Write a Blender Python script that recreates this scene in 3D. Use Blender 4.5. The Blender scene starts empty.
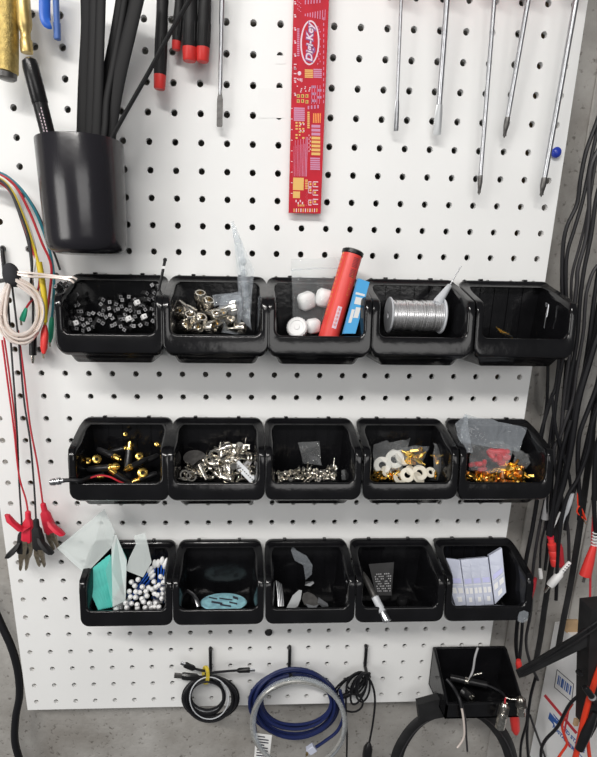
import bpy, bmesh, math, random
from mathutils import Vector, Matrix, Quaternion, Euler, noise
random.seed(7)
S = 0.0254          # geometry is written in inches on the peg board's one-inch hole grid
Z0 = 1.6            # eye-height hole row above the floor, metres
col = bpy.context.scene.collection

def B(v):           # board inches (across, up, out from the board) -> world metres
    return Vector((v[0]*S, -v[2]*S, v[1]*S + Z0))

# ---------------------------------------------------------------- camera
CX, CY, CZ, RX, RY, RZ, F, PX, PY = (-5.3696, -1.1098, 24.411, -0.2984, -0.0542, 0.0169, 560.053, 272.0656, 454.3585)
Rm = Matrix.Rotation(RY, 3, 'Y') @ Matrix.Rotation(RX, 3, 'X') @ Matrix.Rotation(RZ, 3, 'Z')
CAM = Vector((CX, CY, CZ))
def ray(px, py):
    return Rm @ Vector(((px-PX)/F, -(py-PY)/F, -1.0))
def W(px, py, d=0.0):
    r = ray(px, py)
    return CAM + r*((d-CZ)/r.z)
def WP(px, py, p0, n):      # where the sight line meets a plane
    r = ray(px, py)
    return CAM + r*((p0-CAM).dot(n)/r.dot(n))
def PXL(c, r, d):           # board inches -> pixel
    v = Rm.transposed() @ (Vector((c, r, d))-CAM)
    return PX + F*v.x/-v.z, PY - F*v.y/-v.z

cam_d = bpy.data.cameras.new('camera'); cam = bpy.data.objects.new('camera', cam_d); col.objects.link(cam)
A = Matrix(((1,0,0),(0,0,-1),(0,1,0)))
cam.matrix_world = Matrix.Translation(B(CAM)) @ (A @ Rm).to_4x4()
cam_d.sensor_fit = 'HORIZONTAL'; cam_d.sensor_width = 36
cam_d.lens = F*36/597
cam_d.shift_x = (298.5-PX)/597; cam_d.shift_y = (PY-378.5)/597
cam_d.clip_start = .02; cam_d.clip_end = 50
bpy.context.scene.camera = cam

# ---------------------------------------------------------------- materials
def mat(name, colr, rough=.5, metal=0, var=0, vscale=60, bump=0, bscale=80, coat=0, trans=0, spec=.5, sss=0):
    m = bpy.data.materials.new(name); m.use_nodes = True
    nt = m.node_tree; b = nt.nodes['Principled BSDF']
    b.inputs['Base Color'].default_value = (*colr, 1); b.inputs['Roughness'].default_value = rough
    b.inputs['Metallic'].default_value = metal; b.inputs['Coat Weight'].default_value = coat
    b.inputs['Coat Roughness'].default_value = .12
    b.inputs['Transmission Weight'].default_value = trans; b.inputs['Specular IOR Level'].default_value = spec
    if var or bump:
        tc = nt.nodes.new('ShaderNodeTexCoord')
    if var:
        n = nt.nodes.new('ShaderNodeTexNoise'); n.inputs['Scale'].default_value = vscale; n.inputs['Detail'].default_value = 5
        nt.links.new(tc.outputs['Object'], n.inputs['Vector'])
        cr = nt.nodes.new('ShaderNodeValToRGB')
        cr.color_ramp.elements[0].position = .3; cr.color_ramp.elements[1].position = .7
        cr.color_ramp.elements[0].color = (*[max(0, c*(1-var)) for c in colr], 1)
        cr.color_ramp.elements[1].color = (*[min(1, c*(1+var)) for c in colr], 1)
        nt.links.new(n.outputs['Fac'], cr.inputs['Fac']); nt.links.new(cr.outputs['Color'], b.inputs['Base Color'])
    if bump:
        n2 = nt.nodes.new('ShaderNodeTexNoise'); n2.inputs['Scale'].default_value = bscale; n2.inputs['Detail'].default_value = 4
        nt.links.new(tc.outputs['Object'], n2.inputs['Vector'])
        bp = nt.nodes.new('ShaderNodeBump'); bp.inputs['Strength'].default_value = bump; bp.inputs['Distance'].default_value = .001
        nt.links.new(n2.outputs['Fac'], bp.inputs['Height']); nt.links.new(bp.outputs['Normal'], b.inputs['Normal'])
    return m
def film(name, tint, alpha, rough=.12, gloss=.5):       # thin plastic sheet: part see-through, part glossy
    m = bpy.data.materials.new(name); m.use_nodes = True; nt = m.node_tree
    for n in list(nt.nodes): nt.nodes.remove(n)
    out = nt.nodes.new('ShaderNodeOutputMaterial'); t = nt.nodes.new('ShaderNodeBsdfTransparent')
    t.inputs['Color'].default_value = (.96, .97, .97, 1)
    p = nt.nodes.new('ShaderNodeBsdfPrincipled'); p.inputs['Base Color'].default_value = (*tint, 1)
    p.inputs['Roughness'].default_value = rough; p.inputs['Coat Weight'].default_value = gloss; p.inputs['Coat Roughness'].default_value = .08
    tc = nt.nodes.new('ShaderNodeTexCoord'); wn = nt.nodes.new('ShaderNodeTexNoise'); wn.inputs['Scale'].default_value = 55; wn.inputs['Detail'].default_value = 3; wn.inputs['Distortion'].default_value = 1.2
    bp = nt.nodes.new('ShaderNodeBump'); bp.inputs['Strength'].default_value = gloss*.8; bp.inputs['Distance'].default_value = .003
    nt.links.new(tc.outputs['Object'], wn.inputs['Vector']); nt.links.new(wn.outputs['Fac'], bp.inputs['Height']); nt.links.new(bp.outputs['Normal'], p.inputs['Normal']); nt.links.new(bp.outputs['Normal'], p.inputs['Coat Normal'])
    lw = nt.nodes.new('ShaderNodeLayerWeight'); lw.inputs['Blend'].default_value = .35
    mp = nt.nodes.new('ShaderNodeMapRange'); mp.inputs['To Min'].default_value = alpha; mp.inputs['To Max'].default_value = min(1, alpha+.28)
    nt.links.new(lw.outputs['Facing'], mp.inputs['Value'])
    mx = nt.nodes.new('ShaderNodeMixShader'); nt.links.new(mp.outputs['Result'], mx.inputs['Fac'])
    nt.links.new(t.outputs[0], mx.inputs[1]); nt.links.new(p.outputs[0], mx.inputs[2]); nt.links.new(mx.outputs[0], out.inputs['Surface'])
    return m
M = {}
M['black'] = mat('black plastic', (.010,.010,.011), .3, var=.3, bump=.15, bscale=300, coat=.05, spec=.35)
M['blackm'] = mat('matt black', (.016,.016,.017), .55, var=.3, spec=.3)
M['rubber'] = mat('black cable jacket', (.010,.010,.012), .42, bump=.1, bscale=400, spec=.3)
M['cable2'] = mat('charcoal cable jacket', (.028,.027,.030), .42, spec=.4)
M['bin'] = mat('glossy black polypropylene', (.006,.006,.007), .15, var=.25, vscale=40, bump=.22, bscale=110, coat=.06, spec=.38)
M['cup'] = mat('glossy black cup plastic', (.016,.015,.019), .22, bump=.5, bscale=30, coat=.1)
M['strip'] = mat('black tubing', (.010,.010,.011), .55, spec=.2)
M['steel'] = mat('polished steel', (.52,.53,.55), .28, 1, var=.12, vscale=200)
M['dsteel'] = mat('dark steel', (.16,.155,.15), .42, .85, var=.3, vscale=200)
M['nickel'] = mat('nickel plate', (.66,.63,.57), .22, 1, var=.3, vscale=350)
M['bronze'] = mat('tarnished clip steel', (.27,.23,.17), .42, .8, var=.3, vscale=300)
M['tin'] = mat('solder wire', (.82,.82,.83), .3, .85)
M['gold'] = mat('gold plate', (.95,.62,.16), .25, 1, var=.1, vscale=300)
M['brass'] = mat('brass', (.44,.33,.12), .45, .85, var=.25, vscale=300, bump=.6, bscale=900)
M['brassL'] = mat('bright brass', (.62,.47,.19), .4, .85, var=.15, vscale=150)
M['copper'] = mat('copper', (.85,.42,.2), .3, 1)
M['red'] = mat('red plastic', (.72,.045,.04), .4, var=.1)
M['redw'] = mat('red wire jacket', (.55,.03,.045), .42)
M['clipred'] = mat('red clip boot', (.66,.02,.05), .5, var=.15)
M['orange'] = mat('orange red wire', (.72,.045,.015), .42)
M['yellow'] = mat('yellow jacket', (.68,.50,.02), .42)
M['green'] = mat('green jacket', (.01,.35,.2), .4)
M['teal'] = mat('teal wire', (.02,.20,.26), .42)
M['teal2'] = mat('teal tube plastic', (.08,.55,.48), .45, var=.15, vscale=90)
M['blue'] = mat('blue plastic', (.03,.14,.62), .35)
M['blue2'] = mat('slate blue plastic', (.07,.15,.42), .4)
M['navy'] = mat('navy cable jacket', (.012,.02,.085), .42, spec=.3)
M['pin'] = mat('push pin blue', (.02,.05,.45), .3)
M['white'] = mat('white plastic', (.80,.80,.80), .4)
M['cotton'] = mat('cotton', (.86,.86,.86), .9, bump=.5, bscale=900)
M['grey'] = mat('grey plastic', (.35,.35,.36), .45, var=.15)
M['lgrey'] = mat('pale grey plastic', (.55,.57,.60), .4, var=.1)
M['chip'] = mat('worn end face', (.24,.24,.25), .5, var=.5, vscale=400)
M['wire'] = mat('clear jacket wire', (.86,.76,.70), .25, .3, coat=.6)
M['silverhose'] = mat('clear sleeved cable', (.42,.42,.40), .25, .35, var=.25, vscale=300, coat=.5)
M['paper'] = mat('paper', (.80,.80,.79), .7)
M['boxw'] = mat('white coated card', (.86,.87,.88), .5, var=.03)
M['card'] = mat('brown card', (.40,.27,.15), .85, var=.2, bump=.3)
M['inkred'] = mat('red ink', (.62,.04,.06), .5)
M['inkblue'] = mat('blue ink', (.03,.12,.42), .5)
M['inkdark'] = mat('dark ink', (.05,.05,.07), .6)
M['pcb'] = mat('red solder mask', (.50,.008,.025), .5, var=.12, vscale=80, spec=.25)
M['silk'] = mat('white silk screen', (.78,.62,.70), .6, spec=.2)
M['lilac'] = mat('lilac print', (.60,.27,.42), .6, spec=.2)
M['purple'] = mat('purple print', (.24,.06,.24), .4)
M['pad'] = mat('gold pads', (.74,.46,.14), .5, .1, spec=.3)
M['orangep'] = mat('orange pads', (.80,.30,.06), .4, .2)
M['tubered'] = mat('red tube', (.74,.06,.05), .38, var=.06)
M['packblue'] = mat('light blue pack', (.07,.40,.78), .4)
M['skyblue'] = mat('sky blue foil', (.36,.70,.86), .35, .0, var=.3, vscale=120)
M['ivory'] = mat('ivory nylon', (.72,.68,.58), .5)
M['washer'] = mat('white nylon', (.74,.72,.67), .45)
M['tape'] = mat('yellow tie', (.70,.55,.06), .5)
M['velcro'] = mat('velcro', (.03,.03,.035), .9, bump=.8, bscale=900)
M['frost'] = film('frosted film', (.80,.86,.85), .38, .4, .2)
M['clear'] = film('clear film', (.8,.82,.84), .05, .07, 1)
M['clearb'] = film('creased clear film', (.70,.75,.82), .13, .06, 1.4)
M['tealfilm'] = film('teal film', (.20,.66,.60), .45, .3, .3)
M['clearbox'] = film('milky plastic box', (.66,.70,.84), .80, .25, .3)
M['lilacfilm'] = mat('lilac tint', (.55,.56,.85), .5)
M['wood'] = mat('raw wood', (.5,.34,.2), .8, var=.2)

# ---------------------------------------------------------------- mesh builder
def cr(pts, k=6, closed=False):         # smooth curve through points
    P = [Vector(p) for p in pts]; n = len(P)
    if n < 3 and not closed: return P
    out = []
    rng = range(n if closed else n-1)
    for i in rng:
        if closed: a, b, c, d = P[(i-1) % n], P[i], P[(i+1) % n], P[(i+2) % n]
        else: a, b, c, d = P[max(0, i-1)], P[i], P[i+1], P[min(n-1, i+2)]
        for j in range(k):
            t = j/k
            out.append(.5*((2*b)+(-a+c)*t+(2*a-5*b+4*c-d)*t*t+(-a+3*b-3*c+d)*t*t*t))
    if not closed: out.append(P[-1])
    return out
class MB:
    def __init__(s): s.v = []; s.f = []; s.mi = []; s.m = 0; s.T = None
    def add(s, vs, fs):
        o = len(s.v)
        for p in vs:
            p = Vector(p); s.v.append(s.T @ p if s.T else p)
        for f in fs: s.f.append([i+o for i in f]); s.mi.append(s.m)
        return s
    def box(s, c, size, R=None, bev=0):
        c = Vector(c); x, y, z = [a/2 for a in size]
        b = bev
        if not b:
            vs = [Vector((i*x, j*y, k*z)) for i in (-1,1) for j in (-1,1) for k in (-1,1)]
            fs = [(0,1,3,2),(4,6,7,5),(0,4,5,1),(2,3,7,6),(0,2,6,4),(1,5,7,3)]
        else:       # chamfered box by hull
            bm = bmesh.new(); vs0 = []
            for i in (-1,1):
                for j in (-1,1):
                    for k in (-1,1):
                        vs0 += [(i*(x-b), j*(y-b), k*z), (i*(x-b), j*y, k*(z-b)), (i*x, j*(y-b), k*(z-b))]
            for p in vs0: bm.verts.new(p)
            bmesh.ops.convex_hull(bm, input=bm.verts); bmesh.ops.dissolve_limit(bm, angle_limit=.02, verts=bm.verts, edges=bm.edges)
            bm.verts.index_update(); vs = [v.co.copy() for v in bm.verts]; fs = [[v.index for v in f.verts] for f in bm.faces]; bm.free()
        if R is not None: vs = [R @ p for p in vs]
        return s.add([p+c for p in vs], fs)
    def tube(s, pts, r, n=8, closed=False, flat=1.0, up=None):
        P = [Vector(p) for p in pts]; N = len(P)
        rs = r if isinstance(r, (list, tuple)) else [r]*N
        t0 = (P[1]-P[0]).normalized()
        u = Vector(up) if up else (Vector((0,0,1)) if abs(t0.z) < .9 else Vector((1,0,0)))
        vs = []; fs = []
        for i in range(N):
            if closed: t = (P[(i+1) % N]-P[i-1])
            else: t = P[min(N-1, i+1)]-P[max(0, i-1)]
            t = t.normalized() if t.length > 1e-9 else t0
            u = (u-t*u.dot(t));  u = u.normalized() if u.length > 1e-6 else t.orthogonal().normalized()
            w = t.cross(u)
            for k in range(n):
                a = 2*math.pi*k/n
                vs.append(P[i]+w*(math.cos(a)*rs[i])+u*(math.sin(a)*rs[i]*flat))
        for i in range(N if closed else N-1):
            j = (i+1) % N
            for k in range(n):
                l = (k+1) % n
                fs.append((i*n+k, i*n+l, j*n+l, j*n+k))
        if not closed: fs.append(tuple(range(n))[::-1]); fs.append(tuple((N-1)*n+k for k in range(n)))
        return s.add(vs, fs)
    def lathe(s, prof, p=(0,0,0), axis=(0,1,0), n=20, sq=(1,1)):     # prof: (radius, distance along the axis)
        p = Vector(p); a = Vector(axis).normalized(); u = a.orthogonal().normalized(); w = a.cross(u)
        vs = []; fs = []
        for r, h in prof:
            for k in range(n):
                t = 2*math.pi*k/n
                vs.append(p+a*h+u*(math.cos(t)*r*sq[0])+w*(math.sin(t)*r*sq[1]))
        for i in range(len(prof)-1):
            for k in range(n):
                l = (k+1) % n; fs.append((i*n+k, i*n+l, (i+1)*n+l, (i+1)*n+k))
        if prof[0][0] > 1e-6: fs.append(tuple(range(n))[::-1])
        if prof[-1][0] > 1e-6: fs.append(tuple((len(prof)-1)*n+k for k in range(n)))
        return s.add(vs, fs)
    def ring(s, prof, p=(0,0,0), axis=(0,1,0), n=24):                 # closed profile revolved
        return s.lathe_closed(prof, p, axis, n)
    def lathe_closed(s, prof, p, axis, n):
        p = Vector(p); a = Vector(axis).normalized(); u = a.orthogonal().normalized(); w = a.cross(u)
        vs = []; fs = []; L = len(prof)
        for r, h in prof:
            for k in range(n):
                t = 2*math.pi*k/n
                vs.append(p+a*h+u*(math.cos(t)*r)+w*(math.sin(t)*r))
        for i in range(L):
            j = (i+1) % L
            for k in range(n):
                l = (k+1) % n; fs.append((i*n+k, i*n+l, j*n+l, j*n+k))
        return s.add(vs, fs)
    def prism(s, poly, off):            # polygon of 3-D points pushed along off
        n = len(poly); off = Vector(off); P = [Vector(p) for p in poly]
        vs = P+[p+off for p in P]
        fs = [tuple(range(n)), tuple(range(2*n-1, n-1, -1))]+[(i, i+n, (i+1) % n+n, (i+1) % n) for i in range(n)]
        return s.add(vs, fs)
    def loft(s, loops, cap0=True, cap1=True):
        n = len(loops[0]); vs = [p for l in loops for p in l]; fs = []
        for i in range(len(loops)-1):
            for k in range(n):
                l = (k+1) % n; fs.append((i*n+k, i*n+l, (i+1)*n+l, (i+1)*n+k))
        if cap0: fs.append(tuple(range(n))[::-1])
        if cap1: fs.append(tuple((len(loops)-1)*n+k for k in range(n)))
        return s.add(vs, fs)
    def build(s, name, m, parent=None, smooth=True, ang=38, origin=None):
        if origin is None:
            origin = parent['_o'] if parent is not None else (sum(s.v, Vector())/len(s.v))
        origin = Vector(origin)
        me = bpy.data.meshes.new(name); o0 = B(origin)
        me.from_pydata([B(p)-o0 for p in s.v], [], s.f)
        for x in (m if isinstance(m, list) else [m]): me.materials.append(M[x] if isinstance(x, str) else x)
        for p, i in zip(me.polygons, s.mi): p.material_index = i
        bm = bmesh.new(); bm.from_mesh(me); bmesh.ops.recalc_face_normals(bm, faces=bm.faces)
        for e in bm.edges:
            if len(e.link_faces) == 2 and e.calc_face_angle(0) > math.radians(ang): e.smooth = False
        for f in bm.faces: f.smooth = smooth
        bm.to_mesh(me); bm.free()
        o = bpy.data.objects.new(name, me); col.objects.link(o)
        o['_o'] = list(origin)
        if parent is not None: o.parent = parent
        else: o.location = o0
        return o
def tag(o, label=None, cat=None, group=None, kind=None):
    if label: o['label'] = label
    if cat: o['category'] = cat
    if group: o['group'] = group
    if kind: o['kind'] = kind
    return o
def thing(name, label, cat, loc, group=None):
    o = bpy.data.objects.new(name, None); col.objects.link(o); o.empty_display_size = .01
    o.location = B(loc); o['_o'] = list(loc)
    return tag(o, label, cat, group)
def struct(o): o['kind'] = 'structure'; return o
def dup(o, parent=None):
    c = o.copy(); col.objects.link(c); c.parent = parent
    for ch in o.children: dup(ch, c)
    return c
def place(o, loc, q=None):
    o.location = B(loc); o['_o'] = list(loc)
    if q is not None: o.rotation_mode = 'QUATERNION'; o.rotation_quaternion = q
    return o
def aim(a, spin=0):        # turn a thing's own up axis to the board-space direction a
    w = Vector((a[0], -a[2], a[1])).normalized()
    return w.to_track_quat('Z', 'Y') @ Quaternion((0,0,1), spin)
def rq(): return Euler([random.uniform(0, 6.28) for _ in range(3)]).to_quaternion()
def pp(pts, d=None):       # list of (px,py[,d]) -> board points
    return [W(p[0], p[1], p[2] if len(p) > 2 else d) for p in pts]
def text_mesh(mb, txt, size, f, shear=0, bold=0):     # lettering as solid geometry; f maps flat (x,y,z) to board points
    cu = bpy.data.curves.new('t', 'FONT'); cu.body = txt; cu.size = size; cu.shear = shear; cu.offset = bold
    cu.align_x = 'CENTER'; cu.align_y = 'CENTER'; cu.extrude = .006; cu.resolution_u = 3
    o = bpy.data.objects.new('t', cu); col.objects.link(o)
    bpy.context.view_layer.update()
    me = o.evaluated_get(bpy.context.evaluated_depsgraph_get()).to_mesh()
    mb.add([f(v.co) for v in me.vertices], [list(p.vertices) for p in me.polygons])
    bpy.data.objects.remove(o); bpy.data.curves.remove(cu)
# ================================================================ SETTING
def concrete(name):
    m = bpy.data.materials.new(name); m.use_nodes = True; nt = m.node_tree; b = nt.nodes['Principled BSDF']; b.inputs['Roughness'].default_value = .85
    tc = nt.nodes.new('ShaderNodeTexCoord')
    def ns(sc, det, rough=.6):
        n = nt.nodes.new('ShaderNodeTexNoise'); n.inputs['Scale'].default_value = sc; n.inputs['Detail'].default_value = det; n.inputs['Roughness'].default_value = rough
        nt.links.new(tc.outputs['Object'], n.inputs['Vector']); return n
    a = ns(9, 8, .65); r1 = nt.nodes.new('ShaderNodeValToRGB'); r1.color_ramp.elements[0].position = .3; r1.color_ramp.elements[1].position = .72
    r1.color_ramp.elements[0].color = (.25,.235,.215,1); r1.color_ramp.elements[1].color = (.46,.45,.43,1); nt.links.new(a.outputs['Fac'], r1.inputs['Fac'])
    c = ns(150, 3); r2 = nt.nodes.new('ShaderNodeValToRGB'); r2.color_ramp.elements[0].position = .28; r2.color_ramp.elements[1].position = .40
    r2.color_ramp.elements[0].color = (.25,.22,.2,1); r2.color_ramp.elements[1].color = (1,1,1,1); nt.links.new(c.outputs['Fac'], r2.inputs['Fac'])
    mx = nt.nodes.new('ShaderNodeMix'); mx.data_type = 'RGBA'; mx.blend_type = 'MULTIPLY'; mx.inputs['Factor'].default_value = .7
    nt.links.new(r1.outputs['Color'], mx.inputs['A']); nt.links.new(r2.outputs['Color'], mx.inputs['B']); nt.links.new(mx.outputs['Result'], b.inputs['Base Color'])
    bp = nt.nodes.new('ShaderNodeBump'); bp.inputs['Strength'].default_value = .5; bp.inputs['Distance'].default_value = .002
    nt.links.new(c.outputs['Fac'], bp.inputs['Height']); nt.links.new(bp.outputs['Normal'], b.inputs['Normal'])
    return m
M['concrete'] = concrete('concrete')
WD = -1.15
w = MB().box((-4.5, -5, WD-2), (90, 90, 4)); struct(w.build('wall_back', 'concrete'))
for x0, wd, th in ((8.9, 1.5, .10), (12.2, 1.1, .14)):      # vertical form-board ridges in the concrete
    struct(MB().box((x0+.5*wd, -5, WD+th/2), (wd, 90, th), bev=.04).build('trim_1' if x0 < 10 else 'trim_2', 'concrete'))

# peg board: every hole is a real hole
pb = MB(); n = 12; R = .125; T = .2
for c in range(-16, 8):
    for r in range(-22, 13):
        sq = []; ci = []
        for k in range(n):
            a = 2*math.pi*(k+.5)/n; cx, sy = math.cos(a), math.sin(a); m_ = max(abs(cx), abs(sy))
            sq.append((c+.5*cx/m_, r+.5*sy/m_)); ci.append((c+R*cx, r+R*sy))
        sq = [(c+.5*(1 if math.cos(2*math.pi*(k+.5)/n) > 0 else -1) if abs(abs(math.cos(2*math.pi*(k+.5)/n))-abs(math.sin(2*math.pi*(k+.5)/n))) < .01 else q[0], q[1]) for k, q in enumerate(sq)]
        cc = [(c+sx*.5, r+sz*.5) for sx, sz in ((1,1),(-1,1),(-1,-1),(1,-1))]
        vs = []; fs = []
        for d in (0, -T): vs += [(x, y, d) for x, y in sq]+[(x, y, d) for x, y in ci]+[(x, y, d) for x, y in cc]
        o2 = 2*n+4
        for base in (0, o2):
            for k in range(n):
                l = (k+1) % n; q = [base+k, base+l, base+n+l, base+n+k]
                ak = (k+1)*360/n % 360
                corner = {60: 0, 30: None}.get(ak)
                fs.append(q)
            for ci_, kk in ((0, 1), (1, 4), (2, 7), (3, 10)):
                fs.append([base+2*n+ci_, base+(kk+1) % n, base+kk])
        for k in range(n): l = (k+1) % n; fs.append([n+k, n+l, o2+n+l, o2+n+k])
        pb.add(vs, fs)
x0, x1, y0, y1 = -16.5, 7.5, -22.5, 12.5
for a, b in (((x0,y0),(x1,y0)), ((x1,y0),(x1,y1)), ((x1,y1),(x0,y1)), ((x0,y1),(x0,y0))):
    pb.add([(a[0],a[1],0),(b[0],b[1],0),(b[0],b[1],-T),(a[0],a[1],-T)], [(0,1,2,3)])
M['board'] = mat('white hardboard', (.83,.835,.83), .38, var=.025, vscale=12, bump=.04, bscale=60)
root = thing('pegboard', 'large white perforated hardboard panel carrying all the bins', 'pegboard', (-4.5, -5, 0))
pb.build('panel', 'board', root, smooth=False)
for x in (-15.5, -4.5, 6.5):
    MB().box((x, -5, -.2-.46), (.6, 34.8, .92)).build('mounting_batten', 'wood', root)
pn = MB(); p = W(555, 153, .02)
pn.lathe([(.06,-.02),(.13,.0),(.19,.05),(.2,.12),(.17,.18),(.09,.22),(.0001,.225)], p, (0,0,1))
tag(pn.build('push_pin', 'pin'), 'blue round push pin near the right edge of the pegboard', 'pin')
pn = MB(); p = W(268.5, 632, .02); pn.lathe([(.16,0),(.19,.04),(.17,.1),(.08,.14),(.0001,.145)], p, (0,0,1))
tag(pn.build('hole_plug', 'blackm'), 'round black plug in a pegboard hole below the third row of bins', 'plug')
for (a, b, c, d), lb in (((275,55.5,286,64), 'tiny white paper scrap half covering a hole beside the red ruler'), ((258,88,286,118), 'white paper sticker over pegboard holes left of the red ruler')):
    q = [W(a,b,.008), W(c,b,.008), W(c,d,.008), W(a,d,.008)]
    tag(MB().prism(q, (0,0,.004)).build('sticker', 'board', smooth=False), lb, 'sticker')

# ================================================================ BINS
def D(h):
    if h >= 0: return .35
    if h > -.17: return .35+.1*(-h/.17)
    a = .45+(2.62-.45)*(-h-.17)/.66; b = 2.62+.26*min(1, (-h-.8)/2.0)
    k = .16; t = max(0, k-abs(a-b))/k                 # rounded knee between the slope and the upright front
    return min(a, b)-t*t*k*.25
def rloop(half, top, bot, rad, taper=0, brk=-.8):
    pts = []
    def corner(cx, cy, a0):
        for i in range(6):
            a = math.radians(a0+i*18); pts.append((cx+rad*math.cos(a), cy+rad*math.sin(a)))
    def lerp(a, b, k): return [a+(b-a)*i/k for i in range(1, k)]
    hs = lerp(top-rad, brk, 4)+[brk]+lerp(brk, bot+rad, 5)
    corner(half-rad, top-rad, 0)                                    # right-top: angle 0..90
    for x in lerp(half-rad, -(half-rad), 6): pts.append((x, top))
    corner(-(half-rad), top-rad, 90)
    for h in hs: pts.append((-half, h))
    corner(-(half-rad), bot+rad, 180)
    for x in lerp(-(half-rad), half-rad, 6): pts.append((x, bot))
    corner(half-rad, bot+rad, 270)
    for h in hs[::-1]: pts.append((half, h))
    if taper: pts = [(x*(1-taper*(top-h)/(top-bot)), h) for x, h in pts]
    return pts
def make_bin():
    b = MB()
    def L(lp, fd): return [Vector((x, h, fd(h))) for x, h in lp]
    loops = [L(rloop(1.72, -.05, -3.28, .15, .09), lambda h: .05),
             L(rloop(1.72, -.05, -3.28, .22, .09), lambda h: max(.06, min(D(h)-.3, 2.2))),
             L(rloop(1.82, -.07, -2.74, .25), lambda h: D(h)-.24),
             L(rloop(1.975, 0, -2.95, .36), lambda h: D(h)-.22),
             L(rloop(1.99, .01, -2.84, .37), lambda h: D(h)-.03),
             L(rloop(1.97, -.02, -2.81, .36), lambda h: D(h)),
             L(rloop(1.93, -.05, -2.77, .34), lambda h: D(h)+.005),
             L(rloop(1.78, -.17, -2.2, .29), lambda h: D(h)+.005),
             L(rloop(1.74, -.2, -2.16, .27), lambda h: D(h)-.01),
             L(rloop(1.71, -.23, -2.13, .25), lambda h: D(h)-.05),
             L(rloop(1.67, -.24, -2.16, .25), lambda h: D(h)-.14),
             L(rloop(1.62, -.2, -2.95, .22, .08), lambda h: max(.3, min(D(h)-.36, 2.0))),
             L(rloop(1.60, -.2, -2.95, .12, .08), lambda h: .2)]
    b.loft(loops)
    for x in (-.95, -.32, .32, .95):
        b.box((x*.97, -1.6, .22), (.05, 2.7, .06))
    b.box((0, -2.92, 1.0), (2.9, .05, .05)); 
    return b
proto = None; BINS = {}
ROWS = [(-.92, [110,216,319.8,422.8,525.3], 345), (-6.87, [119,216.3,313.4,410.5,505.3], 490), (-12.8, [126.5,218.6,310,399.4,488], 618)]
desc = [['black hanging bin full of tiny black square jumper caps', 'black hanging bin of metal connectors with a tall clear blister', 'black hanging bin holding a red tube and white cubes', 'black hanging bin holding a spool of solder wire', 'nearly empty black bin at right end of the top row'],
        ['black hanging bin of black and gold audio plugs', 'black hanging bin heaped with silver hardware and rings', 'black hanging bin with a thin layer of small silver screws', 'black hanging bin of white nylon washers and brass', 'black hanging bin overflowing with clear bags of red and gold parts'],
        ['black hanging bin of cotton swabs and teal strips', 'black hanging bin holding a sky blue oval packet', 'black hanging bin holding flat metal picks and blades', 'black hanging bin with a steel tube leaning over its lip', 'black hanging bin holding a row of milky plastic boxes']]
ordn = ['top', 'middle', 'third']
for ri, (rt, pxs, py) in enumerate(ROWS):
    for ci, px in enumerate(pxs):
        c0 = W(px, py, 2.85).x
        if proto is None:
            proto = thing('hanging_bin', 'x', 'bin', (0,0,0)); make_bin().build('bin_body', 'bin', proto, ang=62)
            for x in (-1.0, .9):
                MB().box((x, .03, .22), (.16, .09, .2), bev=.02).build('hanging_tab', 'bin', proto)
            o = proto
        else: o = dup(proto)
        place(o, (c0, rt, 0)); o['label'] = desc[ri][ci]; o['category'] = 'bin'; o['group'] = 'black bins of the %s row' % ordn[ri]
        BINS[ri, ci] = Vector((c0, rt, 0))
def D2(y, ri):       # depth of a heap's surface where it shows at pixel row y
    y0, y1 = {0: (285,334), 1: (428,481), 2: (550,611)}[ri]
    t = max(0, min(1, (y-y0)/(y1-y0)))
    return [.55+1.5*t, .45+1.6*t, .45+1.6*t][ri]
# ================================================================ HAND TOOLS ON THE BOARD
def screwdriver(p0, p1, w, tip, label, dtop=.95, dtip=.45):
    a = W(*p0, dtop); b = W(*p1, dtip); ax = (a-b).normalized(); r = w
    L = (a-b).length; t = thing('screwdriver', label, 'screwdriver', b, 'screwdriver shafts hanging at the top right')
    m = MB()
    if tip == 'flat':
        side = ax.cross(Vector((0,0,1))).normalized(); nrm = Vector((0,0,1))
        def sec(h, hw, ht): c = b+ax*h; n2 = side.cross(ax).normalized(); return [c+side*hw+n2*ht, c-side*hw+n2*ht, c-side*hw-n2*ht, c+side*hw-n2*ht]
        def sec8(h, hw, ht):
            c = b+ax*h; n2 = side.cross(ax).normalized(); k = .5
            return [c+side*(x*hw)+n2*(y*ht) for x, y in ((1,k),(k,1),(-k,1),(-1,k),(-1,-k),(-k,-1),(k,-1),(1,-k))]
        m.loft([sec8(0, r*1.35, .015), sec8(.12, r*1.4, .03), sec8(.75, r*1.3, r*.7), sec8(1.0, r, r)])
        m.build('blade', 'lgreyblade' if r > .1 else 'steel', t)
        MB().lathe([(r, .98), (r, L)], b, ax, 16).build('shaft', 'steel', t)
    else:
        m.lathe([(.012, 0), (r*.55, .10), (r*.95, .32), (r*1.12, .42), (r*1.12, .62), (r, .7)], b, ax, 16)
        for k in range(4):
            q = Matrix.Rotation(k*math.pi/2+.4, 3, ax) @ ax.orthogonal().normalized()
            m.box(b+ax*.22+q*r*.5, (.03, .32, .03), Matrix.Rotation(0, 3, 'X'))
        m.build('tip', 'dsteel', t)
        MB().lathe([(r, .68), (r, L)], b, ax, 16).build('shaft', 'steel', t)
    MB().lathe([(r*1.2, L-.02), (.3, L+.1), (.42, L+.5), (.36, L+.9), (.55, L+1.5), (.58, L+3.0), (.4, L+3.5), (.0001, L+3.6)], b, ax, 20).build('handle', 'red', t)
M['lgreyblade'] = mat('ground blade steel', (.72,.74,.75), .4, .7)
screwdriver((402,-22), (396,131), .062, 'flat', 'thin flat steel screwdriver shaft, the leftmost of the five hanging shafts')
screwdriver((448.5,-22), (437,135), .105, 'flat', 'thick steel screwdriver shaft with a wide pale flat blade')
screwdriver((496,-22), (479,195), .082, 'cross', 'long thin cross-head screwdriver shaft in the middle of the five', .95, .6)
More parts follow.
